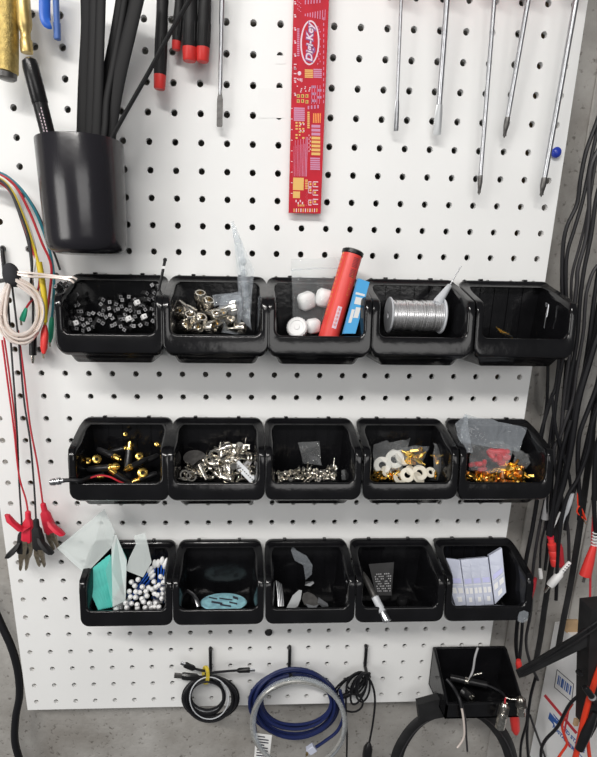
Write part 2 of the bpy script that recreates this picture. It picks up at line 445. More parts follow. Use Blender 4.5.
screwdriver((532,-22), (504,138), .092, 'cross', 'short cross-head screwdriver shaft with a blunt dark tip')
screwdriver((580,-22), (541,197), .105, 'cross', 'long steel screwdriver shaft along the right edge of the pegboard', 1.0, .6)

# metal spatula
a, b = W(222.5,-25,.7), W(219.5,127,.4); ax = (a-b).normalized()
t = thing('spatula_tool', 'thin steel spatula tool hanging with its flat grey blade down', 'tool', b)
MB().lathe([(.05,1.05),(.075,1.3),(.075,3.2),(.095,3.3),(.095,(a-b).length)], b, ax, 14).build('rod', 'steel', t)
side = ax.cross(Vector((0,0,1))).normalized(); nn = side.cross(ax)
def sec(h, w_, th): c = b+ax*h; return [c+side*w_+nn*th, c-side*w_+nn*th, c-side*w_-nn*th, c+side*w_-nn*th]
MB().loft([sec(0,.085,.015), sec(.05,.11,.018), sec(.9,.11,.025), sec(1.15,.05,.05)]).build('blade', 'dsteel', t)

# precision drivers hanging handle down
def driver(p0, p1, r, cap, label, d=.7, r0=None):
    a, b = W(*p0, d+.1), W(*p1, d); ax = (a-b).normalized(); L = (a-b).length
    t = thing('precision_screwdriver', label, 'screwdriver', b, 'red capped black screwdrivers')
    r0 = r0 or r
    MB().lathe([(.0001,0),(r*.8,.0),(r*.92,.04),(r,cap),(r*.9,cap+.02)], b, ax, 20).build('end_cap', 'red', t)
    m = MB(); m.lathe([(r*.96,cap),(r,cap+.05),(r,L*.45),(r0*.9,L*.7),(r0,L)], b, ax, 20)
    for k in range(10):
        q = Matrix.Rotation(k*math.pi/5, 3, ax) @ ax.orthogonal().normalized()
        m.tube([b+ax*(cap+.15)+q*r*.97, b+ax*(L*.45)+q*r*.97], .02, 5)
    m.build('grip', 'blackm', t)
driver((163.5,-25), (159.5,89.5), .225, .45, 'long black screwdriver handle with red cap, hanging lowest of four')
driver((181,-25), (176,50), .17, .26, 'slim black screwdriver handle with small red tip behind the diagonal stick', .5)
driver((191,-25), (189.5,61.5), .265, .42, 'thick black screwdriver handle with red cap, third from the left of four')
driver((206,-25), (202.5,62), .245, .43, 'black screwdriver handle with red cap, beside the steel spatula')

# blue pen
a, b = W(55,-25,.8), W(57.5,40,.7); ax = (a-b).normalized()
t = thing('blue_pen', 'blue pen with pocket clip hanging at the top left', 'pen', b)
MB().lathe([(.0001,0),(.10,.0),(.125,.03),(.13,.5),(.11,.52),(.11,(a-b).length)], b, ax, 16).build('barrel', 'blue2', t)
c0, c1 = W(46.5,22,.95), W(45,-25,.95)
m = MB(); m.tube(cr([c0+Vector((.1,.0,-.05)), c0, c0+Vector((-.03,.3,0)), c1]), .19, 10, flat=.35, up=(0,0,1)); m.build('clip', 'blue', t)

# brass tools at the upper left
a, b = W(6.5,-25,1.2), W(6.5,73,1.1); ax = (a-b).normalized()
t = thing('knurled_brass_tool', 'thick knurled brass handle with a dark end in the top left corner', 'tool', b)
MB().lathe([(.36,0),(.40,.03),(.40,(a-b).length)], b, ax, 28).build('knurled_grip', 'brass', t)
MB().lathe([(.0001,-.22),(.26,-.22),(.34,-.16),(.36,.01)], b, ax, 28).build('end_cap', 'dsteel', t)
a, b = W(20.5,-25,1.2), W(27,53,1.15); ax = (a-b).normalized(); L = (a-b).length
t = thing('brass_punch', 'slim stepped brass rod hanging above the black marker', 'tool', b)
MB().lathe([(.0001,0),(.2,0),(.21,.04),(.21,.36),(.17,.42),(.17,.6),(.22,.72),(.25,.85),(.25,1.7),(.23,1.75),(.23,L)], b, ax, 22).build('rod', 'brassL', t)

# black cup on the board
tc, bc = W(79.5,142,1.75), W(88,254.5,1.75); ax = (tc-bc).normalized(); H = (tc-bc).length
cup = thing('cup', 'tall glossy black plastic cup hooked on the pegboard', 'cup', bc)
R0, R1 = 1.46, 1.53
MB().lathe([(.0001,0),(R0-.5,0),(R0-.28,.04),(R0-.1,.15),(R0-.02,.32),(R0+.01,.55),(R0+(R1-R0)*.5,H*.5),(R1-.01,H-.03),(R1-.02,H),(R1-.05,H),(R1-.06,H-.06),(R0-.08,.4),(R0-.15,.12),(.0001,.1)], bc, ax, 48).build('cup_body', 'cup', cup)
MB().box(W(80,170,.15), (1.2,1.6,.12), bev=.03).build('mounting_plate', 'cup', cup)
# flat black tubes standing in the cup
def strip(pts, w_, th, label, tw=0):
    P = cr(pp(pts), 6); m = MB(); m.tube(P, w_/2, 10, flat=th/w_, up=(tw, .1, 1))
    tag(m.build('heat_shrink_tube', 'strip'), label, 'tube', 'flat black tubes standing in the cup')
strips = [
 ([(82,200,1.2),(83.5,140,1.3),(85.5,80,1.3),(88.5,25,1.4),(87,-25,1.5)], .52, .10, 'flat black tube, the leftmost in the cup'),
 ([(90,200,1.6),(91,140,1.7),(93,80,1.7),(95,25,1.6),(95.5,-25,1.5)], .44, .10, 'flat black tube, second from the left in the cup'),
 ([(94,200,2.0),(96,140,2.0),(98,90,1.95),(100,30,1.8),(101.5,-25,1.6)], .34, .09, 'flat black tube, third from the left in the cup'),
 ([(98,200,1.3),(100.5,140,1.3),(106,85,1.3),(116,35,1.4),(126,-25,1.5)], .42, .10, 'flat black tube leaning right behind two others in the cup'),
 ([(103,200,1.7),(105,140,1.8),(112,90,1.8),(123,40,1.8),(136,-25,1.9)], .38, .10, 'flat black tube, broad and leaning right near the cup middle'),
 ([(104,200,2.1),(109,140,2.1),(117.5,85,2.1),(130,30,2.1),(143,-25,2.0)], .46, .10, 'flat black tube, the rightmost broad one in the cup'),
 ([(88,200,2.3),(103,140,2.3),(106.5,100,2.2),(112,70,2.1),(121,20,2.0),(128,-25,2.0)], .22, .08, 'narrow black tube crossing between the broad leaning tubes'),
]
for s_ in strips: strip(*s_)
P = pp([(104,165,2.2),(112,138,2.2),(150,70,2.1),(173,28,2.0),(205,-25,1.9)])
tag(MB().tube(cr(P), .075, 8).build('black_stick', 'strip'), 'thin black stick leaning far right across the screwdriver handles', 'stick')
# marker
a, b = W(52,150,2.3), W(29,60,2.3); ax = (b-a).normalized(); L = (b-a).length
t = thing('marker', 'black marker with tiny white print leaning left in the cup', 'marker', a)
MB().lathe([(.0001,-1.5),(.25,-1.5),(.25,L*.55)], a, ax, 20).build('barrel', 'black', t)
MB().lathe([(.25,L*.52),(.27,L*.53),(.27,L*.93),(.24,L*.99),(.12,L+.05),(.0001,L+.06)], a, ax, 20).build('cap', 'black', t)
m = MB(); sd = ax.cross(Vector((0,0,1))).normalized(); up = sd.cross(ax).normalized()
if up.z < 0: up = -up
def mk(u, v, w_, h_):
    c = a+ax*u+sd*v+up*.252; m.box(c, (.001,.001,.001)); m.prism([c+sd*w_+ax*h_, c-sd*w_+ax*h_, c-sd*w_-ax*h_, c+sd*w_-ax*h_], up*.004)
for u, v in ((1.68,.03),(1.5,.03)):
    m.lathe_closed([(.055,.0),(.055,.006),(.035,.006),(.035,0)], a+ax*u+sd*v+up*.246, up, 14)
for k in range(9): mk(.42+k*.1, .06, .012, .03)
for k in range(7): mk(.45+k*.1, -.04, .010, .03)
m.build('printed_text', 'silk', t)

# printed circuit board ruler
tl, tr, bl, br = W(293.4,-25,.32), W(330.5,-25,.32), W(288.5,213,.32), W(320.5,213,.32)
yd = ((tl-bl)+(tr-br)).normalized(); yd.z = 0; yd.normalize(); xd = Vector((yd.y, -yd.x, 0))
RW = (br-bl).length; RL = (tl-bl).length+.6; o_ = bl.copy()
def rp(x, y, z=0): return o_+xd*x+yd*y+Vector((0,0,z))
def rpix(px, py):       # pixel on the ruler's face -> its own x,y
    p = W(px, py, .38)-o_; return p.dot(xd), p.dot(yd)
ruler = thing('circuit_board_ruler', 'red circuit board ruler with gold pads and white print hanging vertically', 'ruler', rp(RW/2, 0))
MB().prism([rp(0,0),rp(RW,0),rp(RW,RL),rp(0,RL)], (0,0,.06)).build('board', 'pcb', ruler, smooth=False)
G = {k: MB() for k in ('pad','silk','lilac','purple','orangep')}
def rect(k, x, y, w_, h_, z=.06, th=.004): G[k].prism([rp(x,y,z),rp(x+w_,y,z),rp(x+w_,y+h_,z),rp(x,y+h_,z)], (0,0,th))
sx = RW/212.0; C4 = lambda x, y: rpix(275+x/6.586, 105+y/6.586); C3 = lambda x, y: rpix(275+x/6.886, y/6.886)
def r4(k, x0, y0, x1, y1, f=C4):
    a_, b_ = f(x0, y1), f(x1, y0); rect(k, a_[0], a_[1], abs(b_[0]-a_[0]), abs(b_[1]-a_[1]))
r4('pad',118,480,190,560); r4('pad',118,570,165,612)
for i in range(11): r4('silk' if i%2 else 'pad', 122+i*15, 682, 129+i*15, 705)
for i in range(8): r4('lilac' if i < 3 else 'pad', 240, 132+i*26, 298, 148+i*26)
for i in range(5): r4('orangep', 250+i*11, 55, 258+i*11, 118)
for i in range(7): r4('lilac', 124, 18+i*13, 196, 26+i*13)
for i in range(11):
    x = 118+i*8.6; top = 270-((i*37) % 70) if i < 9 else 210; r4('lilac', x, top, x+4, 470)
for i in range(6): r4('lilac', 232, 348+i*14, 296, 356+i*14)
random.seed(3)
for i in range(6):
    for j in range(3):
        if random.random() < .8: r4('pad', 135+j*22, 112+i*20, 145+j*22+random.random()*6, 122+i*20)
for i in range(6): r4('pad', 198, 492+i*11, 216, 498+i*11)
for (x, y) in ((262,520),(262,575),(232,520),(232,560),(262,635),(232,640)):
    r4('silk', x-12, y-16, x+22 if x > 250 else x+8, y-11); r4('silk', x-12, y+16, x+22 if x > 250 else x+8, y+21); r4('pad', x-5, y-5, x+8, y+8); r4('silk', x-14, y-14, x-10, y+18)
for i in range(4): r4('silk', 135+i*14, 625+(i%2)*14, 143+i*14, 640+(i%2)*14); r4('pad', 150+i*12, 655, 157+i*12, 668)
for i in range(2): r4('silk', 203+i*7, 575, 206+i*7, 665)
for i in range(9): r4('silk', 222+(i%2)*8, 195+i*13, 226+(i%2)*8, 205+i*13)
for i in range(9): r4('silk', 105, 20+i*70, 116, 24+i*70); 
for i in range(8): r4('pad', 213, 45+i*14, 228, 55+i*14)
for (x, y) in ((165,120),(185,120),(165,165),(185,165)): r4('silk', x, y, x+9, y+12)
# upper half
for i in range(8): r4('silk', 130, 10+i*90, 143, 15+i*90, C3); r4('silk', 134, 20+i*90, 146, 30+i*90, C3)
for i in range(14): r4('lilac', 152, 196+i*14, 168, 204+i*14, C3)
for i in range(9):
    w_ = i*3; r4('lilac', 205+i*17, 95-w_*1.2, 212+i*17, 110+w_*1.2, C3)
for i in range(6): r4('lilac', 205+i*20, 0, 213+i*20, 30-i*2, C3)
for i in range(9): r4('lilac', 153+(i%3)*10, 5+i*9, 160+(i%3)*10, 9+i*9, C3)
for i in range(5): r4('pad', 205, 480+i*12, 262, 486+i*12, C3); r4('lilac', 265, 476+i*13, 322, 483+i*13, C3)
G['silk'].lathe([(.07,0),(.07,.005)], rp(*C3(168,505), .06), (0,0,1), 14)
for i in range(4): r4('silk', 130, 440+i*32, 148, 446+i*32, C3); r4('silk', 152+i*10, 540, 158+i*10, 550+i*5, C3)
for i in range(5): r4('lilac', 250+(i%2)*38, 590+i*24, 282+(i%2)*38, 606+i*24, C3)
for i in range(4): r4('lilac', 250+i*18, 588, 258+i*18, 715, C3)
for (x, y) in ((150,650),(180,650),(210,650),(150,685),(180,685),(210,690)): r4('pad', x, y, x+20, y+22, C3); r4('silk', x+5, y+4, x+13, y+18, C3)
for i in range(10): r4('silk', 150+(i*29)%90, 590+(i*17)%40, 158+(i*29)%90, 597+(i*17)%40, C3)
for i in range(16): r4('lilac', 292+(i%3)*8, 180+i*17, 297+(i%3)*8, 190+i*17, C3); r4('lilac', 332, 120+i*38, 338, 140+i*38, C3)
for i in range(12): r4('lilac', 225+(i%4)*22, 745-i*2, 236+(i%4)*22, 752-i*2, C3)
# oval emblem with the maker's lettering
cx_, cy_ = C3(240, 296); ox = (C3(306,0)[0]-C3(172,0)[0])/2; oy = (C3(0,142)[1]-C3(0,452)[1])/2
def oval(k, fx, fy, z, th):
    G[k].prism([rp(cx_+math.cos(2*math.pi*i/36)*ox*fx, cy_+math.sin(2*math.pi*i/36)*oy*fy, z) for i in range(36)], (0,0,th))
oval('silk', 1, 1, .06, .006); 
m2 = MB(); m2.prism([rp(cx_+math.cos(2*math.pi*i/36)*ox*.84, cy_+math.sin(2*math.pi*i/36)*oy*.93, .066) for i in range(36)], (0,0,.003)); m2.build('emblem_ground', 'pcb', ruler)
def tf(s_, dx, dy, z): return lambda v: rp(cx_-v[1]*s_+dx, cy_+v[0]*s_+dy, z+v[2]*.2)
text_mesh(G['purple'], 'Digi-Key', .335, tf(1, .0, -.015, .072), .25, .035)
text_mesh(G['silk'], 'Digi-Key', .335, tf(1, .0, 0, .075), .25, .008)
for k, mm in G.items(): mm.build({'pad':'gold_pads','silk':'white_print','lilac':'lilac_print','purple':'lettering_outline','orangep':'orange_pads'}[k], k, ruler, smooth=False)

# ================================================================ PEG HOOKS
def hook(px, py, label, L=.95, out=.9, r=.085, g='black peg hooks'):
    p = W(px, py, 0); m = MB()
    m.tube(cr([p+Vector((0,.02,-.3)), p+Vector((0,.05,.0)), p+Vector((0,-.05,.16)), p+Vector((0,-L,.2)), p+Vector((0,-L-.15,.3)), p+Vector((0,-L-.18,out)), p+Vector((0,-L-.05,out+.15)), p+Vector((0,-L+.15,out+.2))], 5), r, 10)
    return tag(m.build('peg_hook', 'black'), label, 'hook', g)
hook(4, 250, 'black peg hook carrying the strapped clear wire coil', 1.0)
hook(210.5, 648.5, 'black peg hook carrying the tied black cable coil')
hook(289.5, 647, 'black peg hook carrying the navy and clear cable coils')
hook(365.6, 646, 'black peg hook carrying the small knotted black cable')
# ================================================================ WIRES AT THE LEFT
def cable(name, pts, r, m, label, cat, group=None, d=None, n=8, flat=1.0, k=6):
    P = cr([W(p[0], p[1], p[2] if len(p) > 2 else d) for p in pts], k)
    return tag(MB().tube(P, r, n, flat=flat).build(name, m), label, cat, group)
lead = 'coloured test leads arching in from the left'
# each lead is a thing: wire plus the boot at its end
def lead_thing(pts, r, m, label, boot=None, cat='wire', group=lead, name='test_lead'):
    P = cr([W(*p) for p in pts], 6); t = thing(name, label, cat, P[-1], group)
    MB().tube(P, r, 8).build('wire', m, t)
    if boot:
        kind, m2, L, rr = boot; a = (P[-1]-P[-3]).normalized()
        if kind == 'boot':
            MB().lathe([(.0001,0),(r*1.4,.0),(r*2,.08),(rr,.3),(rr*1.05,.55),(rr*.95,L*.8),(rr*.5,L),(.0001,L)], P[-1]-a*.05, a, 14, sq=(1,.7)).build('insulating_boot', m2, t)
            MB().box(P[-1]+a*(L+.05), (.06,.2,.06)).build('jaw_tip', 'bronze', t)
        else:
            MB().lathe([(.0001,0),(r*1.3,.0),(rr*.7,.2),(rr,.4),(rr,L)], P[-1]-a*.05, a, 14).build('probe_body', m2, t)
            MB().lathe([(rr*.5,L-.1),(rr*.55,L+.15),(rr*.3,L+.35),(.0001,L+.36)], P[-1]-a*.05, a, 12).build('metal_tip', 'nickel', t)
    return t
lead_thing([(-25,168,.9),(0,173,.9),(15,183,.85),(27,197,.8),(38,217,.7),(47,242,.6),(52,262,.6),(54,282,.6),(53,305,.6),(52,318,.5)], .055, 'teal', 'teal test lead in the outermost position of the arch', ('boot','green',1.1,.14))
lead_thing([(-25,169,1.0),(0,175,1.0),(16,187,.9),(30,213,.85),(42,243,.8),(51,265,.7),(50,290,.6),(46,318,.6)], .05, 'redw', 'thin red lead just inside the teal one')
lead_thing([(-25,170,1.1),(0,177,1.1),(14,190,1.1),(23,212,1.0),(32,236,1.0),(36,256,.95),(33,275,.9),(30,290,.8)], .05, 'white', 'white lead in the middle of the arch')
lead_thing([(-25,172,1.2),(0,179,1.2),(13,193,1.2),(22,213,1.2),(30,235,1.2),(38,262,1.15),(43,290,1.1),(45,318,1.1),(45,326,1.1)], .055, 'yellow', 'yellow lead ending in a red clip boot', ('boot','red',1.15,.19))
lead_thing([(-25,171.5,1.25),(0,180,1.25),(12,194,1.25),(22,218,1.3),(29,240,1.3),(32,262,1.2),(31,282,1.1),(31,300,1.0)], .05, 'cable2', 'dark grey lead running along the inner side of the yellow one')
lead_thing([(-25,174,.6),(0,181,.6),(12,195,.6),(22,222,.6),(29,246,.55),(32,272,.5),(33,300,.5),(33,328,.5)], .05, 'cable2', 'dark grey lead ending in a black probe with metal tip', ('probe','black',1.15,.15))
lead_thing([(-25,175,.7),(0,183,.7),(14,198,.7),(25,228,.7),(33,252,.6),(39,270,.6),(38,290,.6),(28,305,.6),(26,309,.6)], .045, 'redw', 'red lead curling back to a green boot', ('boot','green',.55,.14))
lead_thing([(-25,171,.5),(0,176,.5),(18,186,.5),(34,207,.5),(46,232,.5),(56,258,.4),(60,270,.4)], .045, 'cable2', 'dark lead passing behind the black cup edge')
# yellow sleeve
cable('wire_sleeve', [(39,262,1.3),(42,280,1.3),(44.5,300,1.3),(44.5,322,1.3)], .115, 'yellow', 'wide yellow sleeve above the red clip boot', 'sleeve', n=12)

# clear wire coil strapped to the hook
t = thing('clear_wire_coil', 'coil of clear jacketed wire strapped by black velcro to a hook', 'wire coil', W(20,310,1.3))
m = MB(); random.seed(5)
for i in range(16):
    P = []; dx = random.uniform(-2.2,2.2); dy = random.uniform(-2,2); rx = 20+random.uniform(-4,3); ry = 27+random.uniform(-5,3); dd = 1.2+random.uniform(-.2,.25)
    for k in range(26):
        a_ = 2*math.pi*k/26; x = 20.5+dx+rx*math.cos(a_); y = 313+dy+ry*math.sin(a_)
        q = max(0, (math.cos(a_-math.radians(235)))); q = q**3          # the loops pinch together under the strap
        x = x*(1-q)+(11+dx*.5)*q; y = y*(1-q)+(277+dy)*q
        P.append(W(x, y, dd))
    m.tube(P, .05, 6, closed=True)
m.build('wire_loops', 'wire', t)
MB().tube(cr([W(8,264,1.15), W(10,270,1.2), W(12,277,1.25), W(14,283,1.2), W(14.5,287,1.2)], 3), [.12,.2,.26,.29,.31,.32,.32,.31,.3,.28,.25,.2,.12], 18).build('velcro_strap', 'velcro', t)
m = MB(); m.tube(cr(pp([(16,272,1.3),(30,273,1.5),(48,275,1.9),(64,277,2.2),(72,277,2.3),(77,279.5,2.3)])), .045, 6); m.tube(cr(pp([(16,274,1.35),(30,276.5,1.5),(46,277,1.9),(62,278.5,2.2),(70,280,2.3),(74,283,2.3)])), .045, 6)
m.build('loose_end', 'wire', t)
random.seed(9)

# long thin red and black leads with crocodile clips
def croc(p, a, m_, t, jaw_side=1, sc=1.0, wing=None):
    a = Vector(a).normalized(); s_ = a.cross(Vector((0,0,1))).normalized()*jaw_side; u = Vector((0,0,1))
    def q(x, y, z): return p+a*x*sc+s_*y*sc+u*z*sc
    m = MB()
    m.lathe([(.0001,-.05),(.07*sc,-.05),(.12*sc,0),(.13*sc,.35*sc),(.14*sc,.4*sc)], p, a, 14)
    def l8(x, hw, ht, dy=0, dz=0): return [q(x, dy+hw*c_, dz+ht*e_) for c_, e_ in ((1,.5),(.6,1),(-.6,1),(-1,.5),(-1,-.5),(-.6,-1),(.6,-1),(1,-.5))]
    m.loft([l8(.3,.11,.11), l8(.45,.2,.15), l8(.9,.24,.17,.03), l8(1.3,.26,.17,.05), l8(1.42,.18,.13,.05)])
    m.build('insulating_boot', m_, t)
    m = MB()
    m.loft([l8(.75,.07,.10,.10,.12), l8(.95,.14,.16,.22,.2), l8(1.25,.17,.2,.48,.26), l8(1.42,.12,.17,.62,.26)] if not wing else
           [l8(.6,.06,.10,-.1,.15), l8(.75,.16,.16,.2,.25), l8(.35,.17,.16,.6,.3), l8(.05,.1,.10,.75,.3)])
    m.build('lever_boot', m_, t)
    for k, dy in ((0,-.05),(1,.12)):
        m = MB(); m.loft([[q(x, dy+w_*c_+b_, z*e_+.04*k) for c_, e_ in ((1,1),(-1,1),(-1,-1),(1,-1))] for x, w_, b_, z in ((1.3,.10,0,.12),(1.6,.09,.02 if k else -.04,.10),(1.85,.06,.06 if k else -.02,.08),(2.1,.05,.10 if k else .03,.07),(2.2,.02,.1 if k else .05,.05))])
        m.build('jaw', 'bronze', t)
clips = [
 ([(8,300,.9),(11,345,.9),(15,400,.9),(17.5,440,.9),(19,480,.9),(22,527,.9)], 'cable2', (22,525), (24.5,552), 'blackm', 'black crocodile clip, the leftmost and lowest of the four', 1.0, -1),
 ([(2,340,1.0),(8,385,1.0),(14,430,1.0),(19,475,1.0),(26,500,1.0),(28,514,1.0)], 'redw', (28,512), (29,540), 'clipred', 'red crocodile clip with its red lever pointing left', 1.25, -1),
 ([(12,285,1.1),(19,345,1.2),(24,400,1.3),(30,440,1.4),(34,485,1.4),(36,520,1.4)], 'cable2', (36,520), (38,545), 'blackm', 'black crocodile clip in front between the two red ones', 1.5, 1),
 ([(18,330,.7),(24,375,.7),(30,425,.75),(37,462,.8),(43,505,.85)], 'redw', (43,504), (53,545), 'clipred', 'red crocodile clip, the rightmost and highest of the four', .95, 1)]
for pts, wm, p0, p1, bm_, lb, d, sd in clips:
    P = cr([W(*p) for p in pts], 6); a = (W(*p1, d)-W(*p0, d)).normalized(); p = W(*p0, d)
    t = thing('crocodile_lead', lb, 'clip', p, 'four crocodile clip leads hanging at the left')
    MB().tube(P, .042, 6).build('wire', wm, t); croc(p, a, bm_, t, -sd, 1.02, wing=(bm_ == 'clipred' and sd < 0))
cable('thin_red_lead', [(0,315,.6),(6,350,.6),(12,395,.6),(16,430,.6),(18.5,460,.6)], .04, 'redw', 'thin red lead at the far left edge hanging beside the black one', 'wire')
cable('black_hose', [(-14,590,-.5),(0,622,-.3),(11.7,648,-.2),(18,672,-.2),(19.5,695,-.2),(15.6,718,-.2),(15,742,-.2),(21,765,-.2),(26,790,-.2)], .19, 'rubber', 'thick black cable curving down past the lower left board corner', 'cable', n=14)

# ================================================================ BOTTOM COILS
def loops(t, name, cx, cy, rx, ry, n, r, m_, d, jit=2.5, seed=1, thick=.25, squash=None):
    rnd = random.Random(seed); m = MB(); N = 40
    for i in range(n):
        ax_, ay = rx+rnd.uniform(-jit,jit), ry+rnd.uniform(-jit,jit); dx, dy = rnd.uniform(-jit,jit)*.7, rnd.uniform(-jit,jit)*.7
        dd = d+thick*(i/max(1,n-1)-.5)*2; ph = rnd.uniform(0,6); P = []
        for k in range(N):
            a_ = 2*math.pi*k/N; P.append(W(cx+dx+ax_*math.cos(a_), cy+dy+ay*math.sin(a_), dd+.08*math.sin(a_*2+ph)))
        m.tube(P, r, 7, closed=True)
    return m.build(name, m_, t)
t = thing('black_usb_cable', 'coiled black cable with yellow tie and plugs hung on the left hook', 'cable', W(209,698,.6))
loops(t, 'outer_loops', 209.5, 698, 25.5, 21, 6, .085, 'rubber', .65, 2.2, 3)
loops(t, 'inner_loops', 208, 696, 18, 16.5, 4, .065, 'rubber', .85, 2.5, 8)
loops(t, 'pale_edged_loops', 208, 697, 20, 18.5, 2, .03, 'lgrey', .97, 3, 4)
cable_m = MB(); cable_m.tube(cr(pp([(205,671,1.0),(196,669,1.0),(186,664,1.0)])), .06, 8); cable_m.tube(cr(pp([(205,674,1.0),(218,672,1.0),(237,670.5,1.0)])), .06, 8); cable_m.tube(cr(pp([(205,678,1.0),(200,677,1.0),(192,676,1.0)])), .08, 8)
cable_m.build('cable_ends', 'rubber', t)
def plug(p0, p1, w_, h_, tipL, tw, tm, t, d=1.0):
    a, b = W(*p0, d), W(*p1, d); x = (b-a).normalized(); y = x.cross(Vector((0,0,1))).normalized(); z = Vector((0,0,1)); L = (b-a).length
    def l8(s_, hw, ht): return [a+x*s_+y*hw*c_+z*ht*e_ for c_, e_ in ((1,.5),(.6,1),(-.6,1),(-1,.5),(-1,-.5),(-.6,-1),(.6,-1),(1,-.5))]
    o = MB().loft([l8(0,w_*.5,h_*.6), l8(L*.15,w_*.9,h_), l8(L*.9,w_,h_), l8(L,w_*.9,h_*.9)]).build('plug_body', 'black', t)
    MB().loft([l8(L-.02,tw,h_*.45), l8(L+tipL,tw,h_*.45)]).build('plug_tip', tm, t)
plug((199,677.5), (182,676), .19, .13, .38, .14, 'dsteel', t)
plug((195,669), (184.5,664.5), .15, .1, .2, .08, 'steel', t)
plug((237,670.5), (250,670), .13, .1, .25, .08, 'steel', t)
m = MB()
for k in range(3): m.tube([W(204.5+1.2*k+4*math.cos(a_)*.55, 675+9*math.sin(a_), 1.0+.18*math.cos(a_)) for a_ in [i*.5236 for i in range(12)]], .03, 5, closed=True)
m.build('twist_tie', 'tape', t)
t = thing('navy_network_cable', 'thick coil of navy blue cable on the middle hook', 'cable', W(294,705,.6))
loops(t, 'outer_loops', 295, 704, 42, 32, 7, .085, 'navy', .6, 2.6, 21, .3)
loops(t, 'inner_loops', 296, 702, 35, 24, 5, .08, 'navy', .75, 3.2, 33, .25)
cable_m = MB(); cable_m.tube(cr(pp([(340,690,.9),(344,712,.9),(338,730,1.0),(325,741,1.1),(316,747,1.1)])), .085, 8); cable_m.build('hanging_end', 'navy', t); cable_m = MB(); cable_m.tube(cr(pp([(252,690,.5),(253,712,.5),(256,734,.5)])), .085, 8); cable_m.build('hanging_end', 'navy', t)
a, b = W(316,746,1.1), W(307,752,1.1); x = (b-a).normalized(); 
MB().box((a+b)/2, (.46,.42,.3), Matrix.Rotation(math.atan2(x.y, x.x), 3, 'Z'), .03).build('plug', 'clearbox', t)
for k in range(4): MB().box(b+Vector((-.02,-.1+.07*k,.14)), (.16,.03,.02), Matrix.Rotation(math.atan2(x.y, x.x), 3, 'Z')).build('contact', 'gold', t)
t = thing('clear_sleeved_cable', 'coil of clear sleeved silver cable hanging in front of the navy coil', 'cable', W(298,722,1.1))
loops(t, 'loops', 298.5, 724, 46, 44, 4, .075, 'silverhose', 1.4, 1.6, 5, .12)
loops(t, 'sleeve', 298.5, 724, 46, 44, 3, .10, 'clearb', 1.4, 1.8, 6, .14)
t = thing('paper_tag', 'small white paper tag with dark print on the middle cable coil', 'tag', W(264,745,1.3))
q = [W(256,733,1.3), W(272,735,1.3), W(269,762,1.35), W(254,760,1.35)]; MB().prism(q, (0,0,.01)).build('tag_sheet', 'paper', t, smooth=False)
m = MB(); ex = (q[1]-q[0]); ey = (q[3]-q[0])
for k in range(9):
    p = q[0]+ex*.12+ey*(.08+k*.1)+Vector((0,0,.012)); w_ = .7 if k % 3 else .45
    m.prism([p, p+ex*w_, p+ex*w_+ey*.045, p+ey*.045], (0,0,.004))
m.build('printed_lines', 'inkdark', t, smooth=False)
t = thing('knotted_black_cable', 'small bundle of thin black cable knotted on the right hook', 'cable', W(360,695,.6))
m = MB(); rnd = random.Random(4)
for i in range(9):
    an = math.radians(rnd.uniform(95,150)); L = rnd.uniform(20,40); w_ = rnd.uniform(4,9); x0_, y0_ = 365, 674; dd = rnd.uniform(.4,1.0); P = []
    for k in range(20):
        a_ = 2*math.pi*k/20; u_ = L/2*(1-math.cos(a_)); v_ = w_*math.sin(a_)
        P.append(W(x0_+u_*math.cos(an)-v_*math.sin(an)*.8, y0_+u_*math.sin(an)+v_*math.cos(an), dd))
    m.tube(P, .055, 6, closed=True)
m.tube([W(352+11*math.cos(k*.4), 703+9*math.sin(k*.4), .9) for k in range(16)], .055, 6, closed=True)
m.build('loops', 'rubber', t)
m = MB(); m.tube(cr(pp([(364,672,.8),(372,684,.9),(375,700,.9),(373,722,.9),(369,744,.9)])), .055, 8); m.build('hanging_end', 'rubber', t); m = MB(); m.tube(cr(pp([(346,690,.6),(346,712,.6),(347,740,.6),(346,775,.6)])), .05, 8); m.build('hanging_end', 'rubber', t)
MB().lathe([(.05,0),(.12,.1),(.24,.4),(.26,.9),(.2,1.2)], W(369,742,.9), (-.05,-1,0), 16).build('end_plug', 'black', t)
MB().tube(cr([W(361,675,.9), W(366,673,1.05), W(370,677,.9), W(365,680,.6)], 6, True), .06, 6, closed=True).build('wrap', 'rubber', t)

# ================================================================ RIGHT HAND CABLES
RG = 'black cables hanging down the wall at the right'
def rc(pts, r, m_, label, d=.3, flat=1.0): return cable('black_cable' if m_ in ('rubber','cable2') else 'strap', pts, r, m_, label, 'cable', RG, d=d, n=8, flat=flat)
rc([(618,70),(606,95),(596,124),(586,152),(580.5,179),(577,204),(567,226),(563,247),(562,280),(562.6,310),(560,350),(556,385),(550.6,400),(541,433),(533,470)], .085, 'rubber', 'black cable, the leftmost at the height of the blue push pin', .4)
rc([(622,80),(604,110),(594,145),(588,175),(582,203),(574,230),(567,255),(566,290),(568,330),(562,365),(556,402),(553,440),(552,480),(549,530),(545,570)], .075, 'rubber', 'black cable just right of the leftmost one and crossing it lower down', .5)
rc([(612,130),(598,150),(590,172),(589,211),(586,238),(578,268),(577,282),(574.6,304),(571,345),(566,385),(562,420),(558,460)], .085, 'cable2', 'charcoal cable in the middle of the upper bundle', .6)
rc([(620,100),(606,125),(597,155),(592,185),(586,220),(579,248),(572,275),(571,300)], .06, 'cable2', 'thin charcoal cable fanning between the upper bundle cables', .3)
rc([(622,250),(597,266),(587.6,288),(585,306),(583,334),(576.5,371),(573,398),(566,420),(560,437),(554,449),(556,472),(562,498),(568,530),(569,562)], .075, 'cable2', 'charcoal cable curving in from the right and swinging out below', .7)
